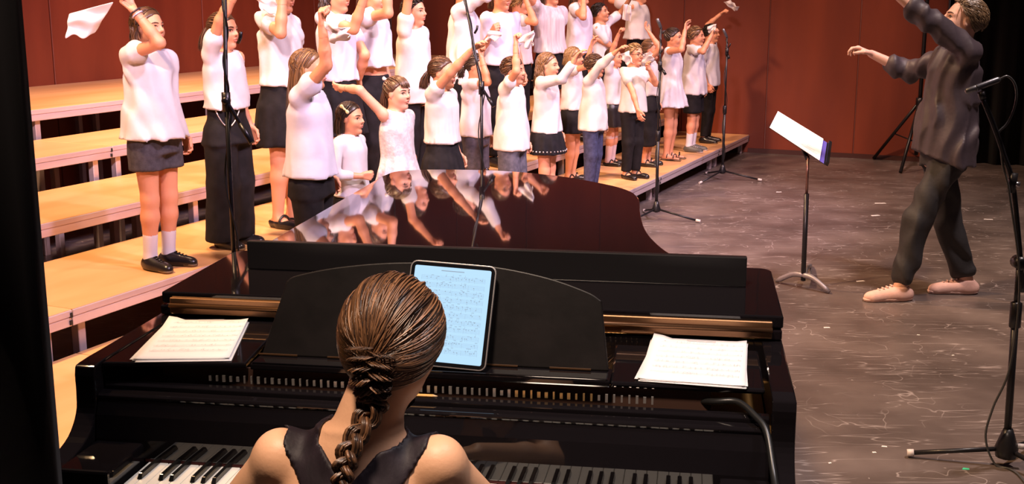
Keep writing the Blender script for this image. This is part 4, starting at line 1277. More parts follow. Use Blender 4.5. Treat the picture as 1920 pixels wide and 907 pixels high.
# microphone stand in the open, with its cable loop
b5 = atz(1884, 874, 0); nv = (0.0, 1.0)
t5 = empty('microphone_stand', b5); tag(t5, 'black boom microphone stand with a long leg, standing alone behind the conductor', 'stand', 'microphone stands around the choir')
G5 = lambda px: on_plane(px, b5, nv) - b5
legf = atz(1702, 857, 0) - b5; legf.z = .018
MB().lathe([(.014, -.045), (.038, -.035), (.042, .0), (.026, .05), (.017, .075)], (0, 0, .075), n=14).build('hub', stand_m, t5)
leg2 = Vector((.17, -.27, .018)); leg3 = Vector((.22, .22, .018))
for f in (legf, leg2, leg3):
    o = MB().tube([Vector((0, 0, .072)), f], .0095, 8).build('leg', stand_m, t5)
    MB().tube([f*.94 + Vector((0, 0, .004)), f*1.01], .014, 10).build('foot_cap', rubber_w, o)
MB().tube([(.035, -.01, .085), (.06, -.015, .085)], .011, 8).build('lock_knob', rubber_w, t5)
jt = G5((1911, 492)); jt = Vector((jt.x, 0, jt.z))
mid = jt*.52
MB().tube([(0, 0, .06), jt*.75], .0135, 10).build('lower_tube', stand_m, t5)
MB().tube([jt*.75, jt], .010, 10).build('upper_tube', stand_m, t5)
MB().lathe([(.014, -.05), (.021, -.045), (.021, .045), (.014, .05)], jt*.75, (jt.normalized()).to_track_quat('Z', 'Y').to_matrix(), 12).build('clutch', stand_m, t5)
bp_ = [G5(q) for q in ((1925, 540), (1912, 470), (1899, 345), (1882, 290), (1867, 245), (1843, 185))]
MB().tube(smooth_path([bp_[0] + Vector((0, .03, -.02))] + bp_[1:], 5), .0095, 8).build('boom', stand_m, t5)
MB().tube([bp_[2] + Vector((-.004, 0, -.03)), bp_[2] + Vector((0, 0, .04))], .0155, 10).build('boom_clutch', stand_m, t5)
MB().tube([bp_[2], bp_[2] + Vector((.022, -.012, .0))], .010, 8).build('clutch_knob', stand_hi, t5)
MB().lathe([(.012, -.03), (.024, -.025), (.024, .025), (.012, .03)], jt, Matrix.Rotation(math.pi/2, 3, 'X'), 14).build('pivot_knob', stand_m, t5)
cl = G5((1840, 172))
MB().tube([bp_[5], cl], [.012, .014], 10).build('clip', stand_m, t5)
ma, mb_ = b5 + G5((1810, 172)), b5 + G5((1875, 148))
mic_body('microphone', ma, mb_, .0105, 'grey pencil microphone pointing at the conductor, on the lone boom stand')
lp = smooth_path([b5 + G5(q) for q in ((1875, 148), (1889, 143), (1902, 156), (1906, 180), (1900, 208), (1888, 232), (1872, 250), (1876, 275), (1880, 310))], 6)
lp += smooth_path([b5 + G5((1886, 345)) + Vector((0, -.02, 0)), b5 + G5((1905, 520)) + Vector((0, -.03, 0)), b5 + G5((1893, 680)) + Vector((-.01, -.03, 0)), b5 + G5((1858, 760)) + Vector((0, -.02, 0)), b5 + G5((1848, 820)), b5 + G5((1866, 870)), Vector((b5.x+.01, b5.y-.06, .006)), Vector((b5.x+.05, b5.y-.35, .006)), Vector((b5.x+.5, b5.y-.6, .006))], 8)
o = MB().tube(lp, .0042, 6).build('microphone_cable', material('cable_grey', (.05, .05, .05), .4)); tag(o, 'thin dark microphone cable looping from the pencil microphone down to the floor', 'cable')

# orchestra music stand with a score
mb = atz(1505, 541, 0); ms = empty('music_stand', mb); tag(ms, 'black music stand with tilted desk in front of the conductor', 'music stand')
GM = lambda px: on_plane(px, mb, (0.0, 1.0)) - mb
for px in ((1455, 530), (1555, 551), (1520, 500)):
    f = atz(px[0], px[1], 0) - mb; f.z = .012
    o = MB().tube(smooth_path([Vector((0, 0, .085)), Vector((f.x*.4, f.y*.4, .075)), f], 4), [.018]*4 + [.016]*4 + [.010], 8).build('foot', material('stand_foot_grey', (.22, .19, .20), .4, .4), ms)
tp = GM((1514, 292)); 
MB().tube([(0, 0, .05), (tp.x*.5, 0, tp.z*.72)], .0145, 10).build('lower_tube', stand_m, ms)
MB().tube([(tp.x*.5, 0, tp.z*.72), (tp.x*.8, 0, tp.z)], .0085, 10).build('upper_tube', material('tube_bronze', (.22, .12, .10), .3, .8), ms)
# desk plane: corners seen at these pixels, leaning back towards the conductor
dc = [GM((1449, 240)) + Vector((0, .10, 0)), GM((1484, 220)) + Vector((0, .36, 0)), GM((1565, 272)) + Vector((0, .14, 0)), GM((1536, 300)) + Vector((0, -.14, 0))]
dn = (dc[2]-dc[0]).cross(dc[1]-dc[0]).normalized()
if dn.z < 0: dn = -dn
MB().prism([c - dn*.010 for c in dc], dn*.004).build('desk', stand_m, ms)
lip = (dc[3]-dc[2]).normalized()
MB().prism([dc[2] - dn*.008, dc[3] - dn*.008, dc[3] - dn*.008 + (dc[3]-dc[0]).normalized()*.02, dc[2] - dn*.008 + (dc[3]-dc[0]).normalized()*.02], dn*.022).build('desk_lip', stand_m, ms)
MB().tube([(tp.x*.8, 0, tp.z-.02), (dc[0]+dc[1]+dc[2]+dc[3])/4 - dn*.022], .013, 10).build('neck', stand_m, ms)
sc_ = empty('open_score', mb); tag(sc_, 'white open score lying on the conductor music stand', 'sheet music')
pc_ = [dc[0]*.985+dc[3]*.015, dc[1], dc[1]*.10+dc[2]*.90, dc[0]*.10+dc[3]*.90]
for k in range(3):
    MB().prism([c - dn*(.0058 - .0022*k) + (dc[1]-dc[0])*.006*k for c in pc_], dn*.0020).build('sheet', paper_m, sc_)
b = MB(); axm = (pc_[3]-pc_[0]); aym = (pc_[1]-pc_[0])
notation(b, pc_[0] + dn*.0012, axm.normalized(), aym.normalized(), axm.length, aym.length*.95, np.random.default_rng(2), 8, dn, .6)
b.build('printed_notes', material('faint_print', (.30, .27, .29), .8), sc_)
fo_ = empty('purple_folder', mb); tag(fo_, 'purple folder lying under the score on the conductor music stand', 'folder')
fc_ = [dc[1]*.30+dc[2]*.70, dc[1]*.02+dc[2]*.98, dc[0]*.02+dc[3]*.98, dc[0]*.30+dc[3]*.70]
MB().prism([c - dn*.0064 for c in fc_], dn*.0006).build('cover', material('folder_purple', (.10, .08, .42), .45), fo_)

# tall tripod stand by the wood wall
tb_ = atz(1716, 312, 0); tp_ = empty('tripod_stand', tb_); tag(tp_, 'tall black lamp tripod by the wood wall behind the conductor', 'stand')
hz = on_plane((1716, 190), tb_, (0, 1)).z
MB().tube([(0, 0, .12), (0, 0, 3.0)], .020, 10).build('pole', stand_m, tp_)
MB().lathe([(.022, -.04), (.04, -.035), (.04, .035), (.022, .04)], (0, 0, hz), n=14).build('collar', stand_m, tp_)
fl_ = atz(1638, 299, 0) - tb_
for a in (0, 2.094, 4.189):
    f = Matrix.Rotation(a, 3, 'Z') @ fl_; f.z = .014
    o = MB().tube([(0, 0, hz), f], .017, 8).build('leg', stand_m, tp_)
    MB().tube([Vector((0, 0, hz))*.45 + f*.55, (0, 0, .25)], .007, 6).build('brace', stand_m, tp_)

# ------------------------------------------------------------------ the choir
def hairm(n): return {'dark': ('hair_dark', (.010, .006, .004), (.075, .036, .020)), 'brown': ('hair_brown', (.030, .014, .008), (.17, .080, .038)), 'light': ('hair_light', (.075, .036, .016), (.34, .18, .075)), 'blond': ('hair_blond', (.16, .08, .030), (.50, .31, .13)), 'black': ('hair_black', (.005, .004, .004), (.03, .018, .012))}[n]
sh_white = material('shirt_white', (.56, .525, .56), .85, color2=(.62, .58, .61), scale=14, bump=.06, bump_scale=60)
sh_lil = material('shirt_lilac_white', (.56, .535, .64), .85, color2=(.62, .59, .69), scale=12, bump=.06, bump_scale=60)
sh_cream = material('shirt_cream', (.56, .515, .505), .85, color2=(.61, .565, .55), scale=14, bump=.06, bump_scale=60)
sh_stripe = material('shirt_fine_stripe', (.64, .58, .61), .85, color2=(.48, .42, .46), scale=30, stretch=(2, 2, .04), bump=.05, bump_scale=60)
lace = material('dress_lace', (.66, .60, .62), .85, color2=(.52, .46, .49), scale=45, bump=.3, bump_scale=70)
blk = material('black_cloth', (.005, .004, .005), .85, color2=(.010, .008, .010), scale=20, bump=.08, bump_scale=80, spec=.25)
leather = material('black_leather', (.012, .009, .011), .32, color2=(.020, .016, .018), scale=12)
denim_blk = material('charcoal_denim', (.030, .026, .034), .85, color2=(.055, .048, .058), scale=40, bump=.15, bump_scale=120)
denim_blue = material('navy_denim', (.018, .020, .055), .85, color2=(.04, .045, .11), scale=35, bump=.12, bump_scale=120)
denim_grey = material('grey_blue_denim', (.050, .048, .065), .85, color2=(.09, .085, .11), scale=35, bump=.12, bump_scale=120)
sock_w = material('white_sock', (.64, .59, .63), .9); legging = material('pale_leggings', (.66, .50, .52), .8)
shoe_b = material('black_shoe', (.012, .010, .010), .28); shoe_g = material('grey_shoe', (.09, .085, .07), .5); sole_b = material('brown_sole', (.16, .10, .05), .6); sole_w = material('pale_sole', (.55, .45, .40), .6)
white_bow = material('bow_white', (.82, .75, .78), .7); yell_bow = material('bow_yellow', (.75, .66, .38), .7); tie_m = material('hair_tie', (.02, .012, .012), .7)
glass_f = material('glasses_frame', (.05, .02, .02), .3)
fist = {'curl': (65, 75, 45), 'thumb': .1}
relax = {'curl': (18, 28, 18)}
MJ = {'kind': 'mary', 'mat': shoe_b, 'sole': shoe_b}; OX = {'kind': 'oxford', 'mat': shoe_b, 'sole': sole_b, 'laces': shoe_b}; SN = {'kind': 'sneaker', 'mat': shoe_g, 'sole': sole_w, 'laces': sole_w}; SD = {'kind': 'sandal', 'mat': shoe_b, 'sole': sole_b}
def kid(n, x, q, tier, top_y, label, **k):
    z = .2*(tier+1); base = on_row(x, q, z); H = height_at(base, top_y)
    # the pixel is the crown, which sits a little before the heels
    d = dict(base=base, yaw=-AZ + math.radians(k.pop('turn', 0)), H=H, hr=.087 + .078*H, seed=n*7+3, label=label, group='singers of the choir')
    far = base.y > 8.5
    d['h'] = .0145 if far else .0125; d['h_cloth'] = .0115 if far else .010
    d.update(k)
    return person(d)
K = {}
PX = lambda e, w_, off=0.0: ('pix', e, w_, off)
K[1] = kid(1, 305, -3.95, 1, 6, 'singer in loose white blouse and charcoal denim shorts waving a white cloth backwards', armR=PX((285, 45), (250, 18), -.06), handR={'curl': (60, 70, 45), 'thumb': .1, 'bend': (-.5, 0, .2)},
  hair={'style': 'long', 'mat': hairm('brown'), 'len': 1.25, 'curl': .02, 'n': 260}, head=(4, 3, 0), mouth=.25, top={'mat': sh_white, 'hem': .50, 'ease': 1.6, 'flare': .030, 'sleeve': .22, 'sleeve_ease': 3, 'fold': .008, 'wl': .12},
  bottom={'kind': 'shorts', 'mat': denim_blk, 'hem': .385, 'ease': 1.15, 'waist': .62}, socks=sock_w, sock_h=.40, shoes=OX, turn=-4, bracelet=True)
K[2] = kid(2, 437, -3.95, 1, 16, 'singer in white T-shirt and wide black trousers with a silver chain', armR=PX((425, 22), (455, -40), -.04), handR=fist,
  hair={'style': 'tail', 'mat': hairm('brown'), 'gather': (-1, 0, .15), 'tail': .75, 'tie': tie_m, 'n': 240}, mouth=.5, top={'mat': sh_white, 'hem': .585, 'ease': 1.5, 'flare': .018, 'sleeve': .45, 'sleeve_ease': 2.5},
  bottom={'kind': 'trousers', 'mat': blk, 'ease': 1.35, 'knee': .050, 'ankle': .054, 'waist': .63, 'hem': .03}, shoes=OX, stance=.052, chain=True)
K[3] = kid(3, 540, -4.0, 1, -52, 'singer in collared white shirt and plain black skirt, elbow bent, second step', armR=PX((512, 48), (530, -12), -.10), handR=fist,
  hair={'style': 'back', 'mat': hairm('brown'), 'n': 160}, mouth=.5, top={'mat': sh_white, 'hem': .56, 'ease': 1.2, 'sleeve': .4, 'collar': True, 'sleeve_ease': 2}, bottom={'kind': 'skirt', 'mat': blk, 'hem': .33, 'flare': .98, 'pleat_amp': .02, 'waist': .61}, shoes=MJ)
K[5] = kid(5, 640, -3.95, 1, -48, 'singer in lilac white top and black skirt, one hand held at the hip', armR=PX((655, 38), (684, -8), -.03), handR=fist, armL=PX((668, 120), (672, 150), .05),
  hair={'style': 'curly', 'mat': hairm('dark'), 'len': 1.35, 'curl': .06, 'n': 320}, top={'mat': sh_lil, 'hem': .56, 'ease': 1.0, 'sleeve': .5}, bottom={'kind': 'skirt', 'mat': blk, 'hem': .34, 'waist': .61}, shoes=MJ)
K[6] = kid(6, 704, -3.95, 1, -42, 'singer in loose cropped white blouse and black trousers, bare midriff, arm up', armR=PX((706, 22), (722, -40), -.03), handR=fist,
  hair={'style': 'long', 'mat': hairm('brown'), 'len': .9, 'n': 200}, top={'mat': sh_white, 'hem': .605, 'ease': 1.7, 'flare': .022, 'sleeve': .3, 'sleeve_ease': 3, 'fold': .006}, bottom={'kind': 'trousers', 'mat': blk, 'ease': 1.1, 'waist': .575}, shoes=OX)
K[7] = kid(7, 780, -3.95, 1, -12, 'singer in untucked cream shirt and black trousers, one arm straight up, second step', armR=PX((762, -6), (800, -42), -.03), handR=fist,
  hair={'style': 'short', 'mat': hairm('dark'), 'n': 260}, mouth=.35, top={'mat': sh_cream, 'hem': .45, 'ease': 1.5, 'flare': .026, 'sleeve': .35, 'sleeve_ease': 2.5}, bottom={'kind': 'trousers', 'mat': blk}, shoes=OX)
K[12] = kid(12, 872, -3.95, 1, -46, 'singer in long-sleeved white shirt behind the microphone boom, arm straight up', armR=PX((900, 12), (935, -60), -.02), handR=fist, turn=10,
  hair={'style': 'short', 'mat': hairm('dark'), 'n': 220}, top={'mat': sh_white, 'hem': .46, 'ease': 1.4, 'flare': .012, 'sleeve': 1.75}, bottom={'kind': 'trousers', 'mat': blk}, shoes=OX)
K[13] = kid(13, 940, -3.90, 1, -36, 'singer with glasses in lilac white T-shirt and black trousers, second step', armR=PX((915, 95), (922, 62), -.02), turn=-28, glasses=glass_f, handR=fist,
  hair={'style': 'tail', 'mat': hairm('brown'), 'gather': (-1, 0, -.3), 'tail': .4, 'n': 200}, mouth=.3, top={'mat': sh_lil, 'hem': .55, 'ease': 1.6, 'flare': .014, 'sleeve': .75, 'sleeve_ease': 2.5}, bottom={'kind': 'trousers', 'mat': blk, 'ease': 1.1}, shoes=OX)
K[14] = kid(14, 972, -4.12, 1, -22, 'singer in white shirt half hidden behind the lilac T-shirt with glasses', armR=PX((980, 50), (986, 0), -.02), handR=fist,
  hair={'style': 'short', 'mat': hairm('blond'), 'n': 260, 'curl': .03, 'wild': .2, 'len': 1.3}, top={'mat': sh_white, 'hem': .54, 'sleeve': .5}, bottom={'kind': 'trousers', 'mat': blk}, shoes=OX)
K[17] = kid(17, 1030, -3.95, 1, -42, 'singer in finely striped white blouse and black skirt, one arm up', armR=PX((1006, 22), (1012, -38), -.03), handR=fist, turn=-22,
  hair={'style': 'long', 'mat': hairm('dark'), 'len': 1.15, 'n': 220}, mouth=.2, top={'mat': sh_stripe, 'hem': .56, 'ease': 1.3, 'sleeve': .3, 'sleeve_ease': 2, 'flare': .014}, bottom={'kind': 'skirt', 'mat': blk, 'hem': .36, 'waist': .60}, shoes=MJ)
K[18] = kid(18, 1084, -3.95, 1, -40, 'singer in lilac white blouse and black skirt with an arm bent before the brow', armR=PX((1064, 38), (1094, -2), -.03), handR=fist,
  hair={'style': 'long', 'mat': hairm('brown'), 'len': .75, 'n': 180}, top={'mat': sh_lil, 'hem': .54, 'ease': 1.3, 'sleeve': .35}, bottom={'kind': 'skirt', 'mat': blk, 'hem': .36}, shoes=MJ)
K[19] = kid(19, 1124, -4.00, 1, 2, 'singer in white T-shirt looking up between two taller singers on the second step', armR=PX((1118, 95), (1112, 70), -.02), head=(0, 12, 0), handR=fist, armL=('loc', (.20, .0, .22), (.1, .2, .1)),
  hair={'style': 'short', 'mat': hairm('black'), 'n': 220}, mouth=.5, top={'mat': sh_white, 'hem': .52, 'ease': 1.5, 'sleeve': .7}, bottom={'kind': 'trousers', 'mat': blk}, shoes=OX, skin='tan')
K[24] = kid(24, 1192, -3.95, 1, -36, 'singer in short wide white blouse with black waistband, end of the second step', armR=PX((1152, 12), (1178, -20), -.02), handR=fist,
  hair={'style': 'back', 'mat': hairm('light'), 'n': 160}, top={'mat': sh_white, 'hem': .585, 'ease': 1.9, 'flare': .026, 'sleeve': .6, 'sleeve_ease': 3}, bottom={'kind': 'skirt', 'mat': blk, 'hem': .36, 'waist': .61}, shoes=MJ)
# front row
K[4] = kid(4, 592, -3.22, 0, 84, 'singer in lilac white T-shirt with a raised fist holding a cloth, lowest step', armR=PX((628, 108), (604, 46), -.06), handR={'curl': (75, 80, 50), 'thumb': .1},
  hair={'style': 'long', 'mat': hairm('light'), 'len': 1.25, 'n': 420, 'lock': .8}, turn=14, head=(6, 0, 0), mouth=.2, top={'mat': sh_lil, 'hem': .515, 'ease': 1.5, 'flare': .016, 'sleeve': .42, 'sleeve_ease': 2.5, 'fold': .006}, bottom={'kind': 'trousers', 'mat': blk, 'ease': 1.15}, shoes=OX)
K[8] = kid(8, 664, -3.28, 0, 186, 'small singer in long-sleeved white blouse with a yellow hair bow, beside the piano lid', armR=('loc', (.12, .02, -.16), (-.1, -.2, -.16)), handR=fist,
  hair={'style': 'long', 'mat': hairm('dark'), 'len': .55, 'n': 260, 'bow': yell_bow, 'bow_at': (-.02, -.34, .32), 'bow_dir': (.6, 0, -.5)}, mouth=.15, top={'mat': sh_white, 'hem': .50, 'ease': 1.6, 'sleeve': 1.6, 'collar': True}, bottom={'kind': 'skirt', 'mat': blk, 'hem': .36}, shoes=MJ)
K[9] = kid(9, 750, -3.20, 0, 138, 'small singer in white lace dress with white hair bow, arm stretched backwards', armR=PX((692, 192), (640, 164), -.06), handR=relax,
  hair={'style': 'tail', 'mat': hairm('brown'), 'gather': (-.75, 0, .55), 'tail': 1.25, 'bangs': True, 'n': 260, 'bow': white_bow, 'bow_at': (-.36, -.08, .42), 'bow_dir': (1, 0, -.2)}, mouth=.35, turn=-10, skin='fair', top={'mat': lace, 'dress': .33, 'ease': 1.0, 'sleeve': 0, 'pleats': (12, .05), 'name': 'dress'}, shoes=SD)
K[10] = kid(10, 832, -3.20, 0, 100, 'singer in pleated cream blouse with black belt and skirt, straight arm raised forward', armR=PX((846, 136), (886, 92), -.05), handR=relax,
  hair={'style': 'tail', 'mat': hairm('brown'), 'gather': (-1, 0, -.1), 'tail': .6, 'n': 240}, mouth=.4, top={'mat': sh_cream, 'hem': .565, 'ease': 1.4, 'flare': .012, 'sleeve': .25, 'sleeve_ease': 2, 'pleats': (26, .022), 'fold': .004}, bottom={'kind': 'skirt', 'mat': blk, 'hem': .36, 'belt': leather, 'waist': .60, 'pleats': 20}, shoes=MJ)
K[11] = kid(11, 893, -3.55, 0, 95, 'singer in white T-shirt and grey denim shorts behind the microphone pole', armR=PX((897, 158), (903, 108), -.05), handR=fist,
  hair={'style': 'tail', 'mat': hairm('dark'), 'gather': (-1, 0, -.3), 'tail': .4, 'n': 220}, mouth=.3, top={'mat': sh_white, 'hem': .50, 'ease': 1.5, 'sleeve': .45, 'flare': .014}, bottom={'kind': 'shorts', 'mat': denim_grey, 'hem': .30}, shoes=SN, skin='tan')
K[15] = kid(15, 960, -3.20, 0, 102, 'singer in untucked cream shirt and grey-blue denim shorts holding a cloth high', armR=PX((958, 140), (967, 84), -.06), handR=fist,
  hair={'style': 'short', 'mat': hairm('brown'), 'n': 300}, mouth=.4, top={'mat': sh_cream, 'hem': .455, 'ease': 1.5, 'flare': .026, 'sleeve': .4, 'sleeve_ease': 2.4}, bottom={'kind': 'shorts', 'mat': denim_grey, 'hem': .30, 'ease': 1.1}, shoes=SN)
K[16] = kid(16, 1024, -3.20, 0, 94, 'singer in long-sleeved cream top and studded black skirt, arm lifted forward', armR=PX((1050, 138), (1078, 112), -.06), handR=relax,
  hair={'style': 'curly', 'mat': hairm('light'), 'len': .95, 'curl': .035, 'n': 280}, mouth=.3, top={'mat': sh_cream, 'hem': .50, 'ease': 1.3, 'flare': .010, 'sleeve': 1.7}, bottom={'kind': 'skirt', 'mat': blk, 'hem': .37, 'pleats': 12, 'studs': True, 'flare': 1.05}, shoes=MJ)
K[20] = kid(20, 1072, -3.56, 0, 84, 'singer in white top and black skirt with a forearm before the face, lowest step', armR=PX((1088, 132), (1108, 88), -.05), handR=relax, hair={'style': 'long', 'mat': hairm('blond'), 'len': .35, 'n': 200}, top={'mat': sh_white, 'hem': .53, 'ease': 1.3, 'sleeve': .4}, bottom={'kind': 'skirt', 'mat': blk, 'hem': .36}, shoes=MJ)
K[21] = kid(21, 1110, -3.20, 0, 98, 'singer in long-sleeved cream shirt and navy jeans, hand lifted to the brow', armR=PX((1128, 118), (1156, 96), -.06), handR=relax,
  hair={'style': 'short', 'mat': hairm('brown'), 'n': 260}, top={'mat': sh_cream, 'hem': .45, 'ease': 1.5, 'sleeve': 1.7, 'flare': .026}, bottom={'kind': 'trousers', 'mat': denim_blue, 'ease': 1.1}, shoes=SN)
K[22] = kid(22, 1146, -3.56, 0, 86, 'singer in white top, black leather skirt and pale leggings holding a cloth up', armR=PX((1150, 82), (1166, 42), -.05), handR=fist, hair={'style': 'back', 'mat': hairm('brown'), 'n': 180}, top={'mat': sh_white, 'hem': .52, 'ease': 1.2, 'sleeve': .4}, bottom={'kind': 'skirt', 'mat': leather, 'hem': .33, 'pleats': 9, 'waist': .58}, socks=legging, sock_h=.95, shoes=MJ)
K[23] = kid(23, 1184, -3.14, 0, 78, 'singer with glasses in cream shirt and slim black trousers, one arm hanging', armR=PX((1205, 182), (1203, 226), -.03), handR=relax, armL=('loc', (.16, -.10, .02), (.1, .1, -.2)), glasses=glass_f, turn=-25,
  hair={'style': 'short', 'mat': hairm('blond'), 'n': 260}, mouth=.2, top={'mat': sh_cream, 'hem': .49, 'ease': 1.5, 'sleeve': .45, 'flare': .016}, bottom={'kind': 'trousers', 'mat': blk, 'knee': .046, 'ankle': .038}, shoes=MJ)
K[25] = kid(25, 1213, -3.25, 0, 70, 'singer in cream top and wide black culottes with a raised bent arm', armR=PX((1236, 92), (1218, 62), -.04), handR=relax, hair={'style': 'back', 'mat': hairm('light'), 'n': 180}, top={'mat': sh_cream, 'hem': .55, 'ease': 1.3, 'sleeve': .3}, bottom={'kind': 'culottes', 'mat': blk, 'ease': 1.3, 'knee': .055, 'ankle': .062, 'hem': .16}, shoes=MJ)
K[26] = kid(26, 1255, -3.18, 0, 48, 'singer in plain white knee-length dress and strapped sandals, arm bent up', armR=PX((1262, 92), (1284, 58), -.05), handR=relax, hair={'style': 'tail', 'mat': hairm('dark'), 'gather': (-.8, 0, .6), 'tail': .15, 'n': 200}, mouth=.15, top={'mat': sh_white, 'dress': .40, 'ease': 1.0, 'sleeve': 0, 'pleats': (14, .035), 'name': 'dress'}, shoes=SD)
K[27] = kid(27, 1297, -3.15, 0, 46, 'singer in white short-sleeved shirt, black shorts and white socks, riser end', armR=PX((1312, 84), (1334, 66), -.06), handR=fist,
  hair={'style': 'short', 'mat': hairm('light'), 'n': 240}, mouth=.35, top={'mat': sh_white, 'hem': .455, 'ease': 1.6, 'flare': .026, 'sleeve': .5, 'sleeve_ease': 2.2, 'collar': True}, bottom={'kind': 'shorts', 'mat': blk, 'hem': .31, 'ease': 1.2}, socks=sock_w, sock_h=.45, shoes=SN)
K[28] = kid(28, 1325, -3.20, 0, 42, 'singer in lilac white shirt and black trousers with left arm flung up, riser end', armL=PX((1346, 42), (1352, 26), .02), handL=fist, hair={'style': 'short', 'mat': hairm('black'), 'n': 220}, top={'mat': sh_lil, 'hem': .48, 'ease': 1.4, 'sleeve': .5, 'flare': .014}, bottom={'kind': 'trousers', 'mat': blk}, shoes=OX)

# white cloths in the children's hands
hank_m = material('handkerchief_white', (.70, .66, .69), .85, bump=.05, bump_scale=90)
def cloth(px4, org, label, bulge=.03, seed=0, depth=(0, -.03, -.05, .02)):
    """square of cloth held at its first corner; the corners are looked up on the upright plane through the hand"""
    c = [on_plane(p, org) + Vector((EX, EY, 0))*depth[i] for i, p in enumerate(px4)]
    r = np.random.default_rng(seed+50); ph = r.uniform(0, 6.28, 4)
    G = 14; V = []; F = []
    nrm = (c[1]-c[0]).cross(c[3]-c[0]).normalized()
    for a in range(G+1):
        for b_ in range(G+1):
            s, q = a/G, b_/G
            P = (c[0]*(1-s)+c[1]*s)*(1-q) + (c[3]*(1-s)+c[2]*s)*q
            w_ = min(1, .25 + s + q)
            P = P + nrm*bulge*w_*(.6*math.sin(7*s+ph[0]) * math.cos(5*q+ph[1]) + .5*math.sin(11*q+3*s+ph[2])) + Vector((0, 0, .010*math.sin(9*s+ph[3])*q))
            V.append(P)
    for a in range(G):
        for b_ in range(G):
            i = a*(G+1)+b_; F.append((i, i+G+1, i+G+2, i+1))
    b = MB().add([v - c[0] for v in V], F, True); o = b.build('handkerchief', hank_m); o.location = c[0]
    md = o.modifiers.new('t', 'SOLIDIFY'); md.thickness = .003
    ms_ = o.modifiers.new('s', 'SUBSURF'); ms_.levels = 1; ms_.render_levels = 1
    tag(o, label, 'handkerchief', 'white cloths waved by the choir')
hp = lambda k, s='R': K[k]['hand'+s]
cloth([(214, 3), (136, 26), (138, 69), (172, 67)], hp(1), 'large white handkerchief streaming out behind the singer in denim shorts', .012, 1)
cloth([(514, -12), (482, -8), (500, 22), (520, 30)], hp(3), 'white handkerchief held up by the singer in collared shirt and black skirt', .02, 2)
cloth([(606, 40), (652, 50), (669, 72), (622, 82)], hp(4), 'folded white handkerchief in the raised fist of the lilac T-shirt singer', .035, 3)
cloth([(916, 56), (948, 62), (934, 76), (908, 74)], hp(13), 'white handkerchief before the lilac T-shirt of the singer with glasses', .02, 4)
cloth([(970, 74), (1007, 54), (1004, 86), (984, 90)], hp(15), 'white handkerchief held high by the singer in grey-blue denim shorts', .03, 5)
cloth([(1166, 36), (1172, 6), (1187, 14), (1182, 40)], hp(22), 'white handkerchief held up by the singer in the leather skirt', .02, 6)
cloth([(1163, 101), (1180, 96), (1194, 117), (1172, 121)], hp(23, 'L'), 'white handkerchief beside the chin of the singer with glasses and slim trousers', .02, 7)
cloth([(1196, 108), (1226, 95), (1234, 108), (1202, 119)], hp(25), 'white handkerchief beside the singer in wide culottes', .02, 8, (0, -.1, -.1, -.05))
cloth([(1326, 50), (1346, 44), (1343, 58), (1327, 62)], hp(27), 'white handkerchief in the fist of the singer in black shorts', .02, 9)
cloth([(1356, 4), (1372, 1), (1388, 15), (1378, 21)], hp(28, 'L'), 'white handkerchief flying from the raised left hand at the riser end', .02, 10)

# ------------------------------------------------------------------ the conductor
cond_shirt = material('conductor_shirt', (.040, .028, .036), .55, color2=(.056, .040, .049), scale=10, bump=.10, bump_scale=50)
cond_tr = material('conductor_trousers', (.014, .012, .014), .7, color2=(.022, .019, .021), scale=14, bump=.08, bump_scale=70)
suede = material('peach_suede', (.62, .36, .30), .8, color2=(.70, .43, .36), scale=18, bump=.10, bump_scale=90)
cb_ = Vector((2.475, 6.68, 0))
def cl_(px, yw):                                    # pixel -> conductor's own axes on the upright plane y = yw
    d = ray(*px); P = CAM + d*(yw/d.y); v = P - cb_; return np.array((-v.x, -v.y, v.z))
lfa, rra = cl_((1690, 516), 6.60), cl_((1812, 516), 6.76)
lfa[2] = .088; rra[2] = .088
CD = person(dict(base=cb_, yaw=math.pi, H=1.745, hr=.246, adult=True, seed=77, h=.009, whole=.0062, h_shoe=.0055, h_cloth=.008, label='conductor in dark shirt and black trousers with both arms raised', shoulders=1.10, w=.92, lean=-.05, skin='man', nose=1.15,
  head=(-6, 14, 0), mouth=.12, brow=material('man_brow', (.05, .028, .018), .7), neck=.034, arm_r=.92,
  armL=('pix', (1744, 40), (1672, -18), (.05, .02)), armR=('pix', (1735, 122), (1634, 101), (-.14, -.28)), handR={'curl': ((25, 30, 20), (35, 45, 25), (45, 50, 30), (50, 55, 30)), 'n': (0, 0, -1), 'thumb': .4}, handL={'curl': (20, 25, 15), 'n': (1, 0, 0)},
  legL=(lfa, (.9, .05, .5), 6), legR=(rra, (.6, -.05, .6), -4),
  hair={'style': 'short', 'mat': ('hair_man', (.045, .026, .014), (.24, .145, .075)), 'n': 1300, 'lock': .30, 'len': .75, 'wild': .07, 'm': 8, 'line': .25},
  top={'mat': cond_shirt, 'hem': .455, 'ease': 2.0, 'flare': .020, 'sleeve': 1.40, 'sleeve_ease': 1.16, 'cuff': True, 'fold': .009, 'wl': .10, 'vert': .12, 'collar': True, 'hem_tilt': -.45},
  bottom={'kind': 'trousers', 'mat': cond_tr, 'waist': .57, 'knee': .044, 'ankle': .036, 'nocut': True, 'hem': .085, 'fold': .009}, shoes={'kind': 'sneaker', 'mat': suede, 'sole': material('peach_sole', (.66, .42, .36), .6), 'laces': material('peach_lace', (.72, .48, .42), .7), 'top': .05}))
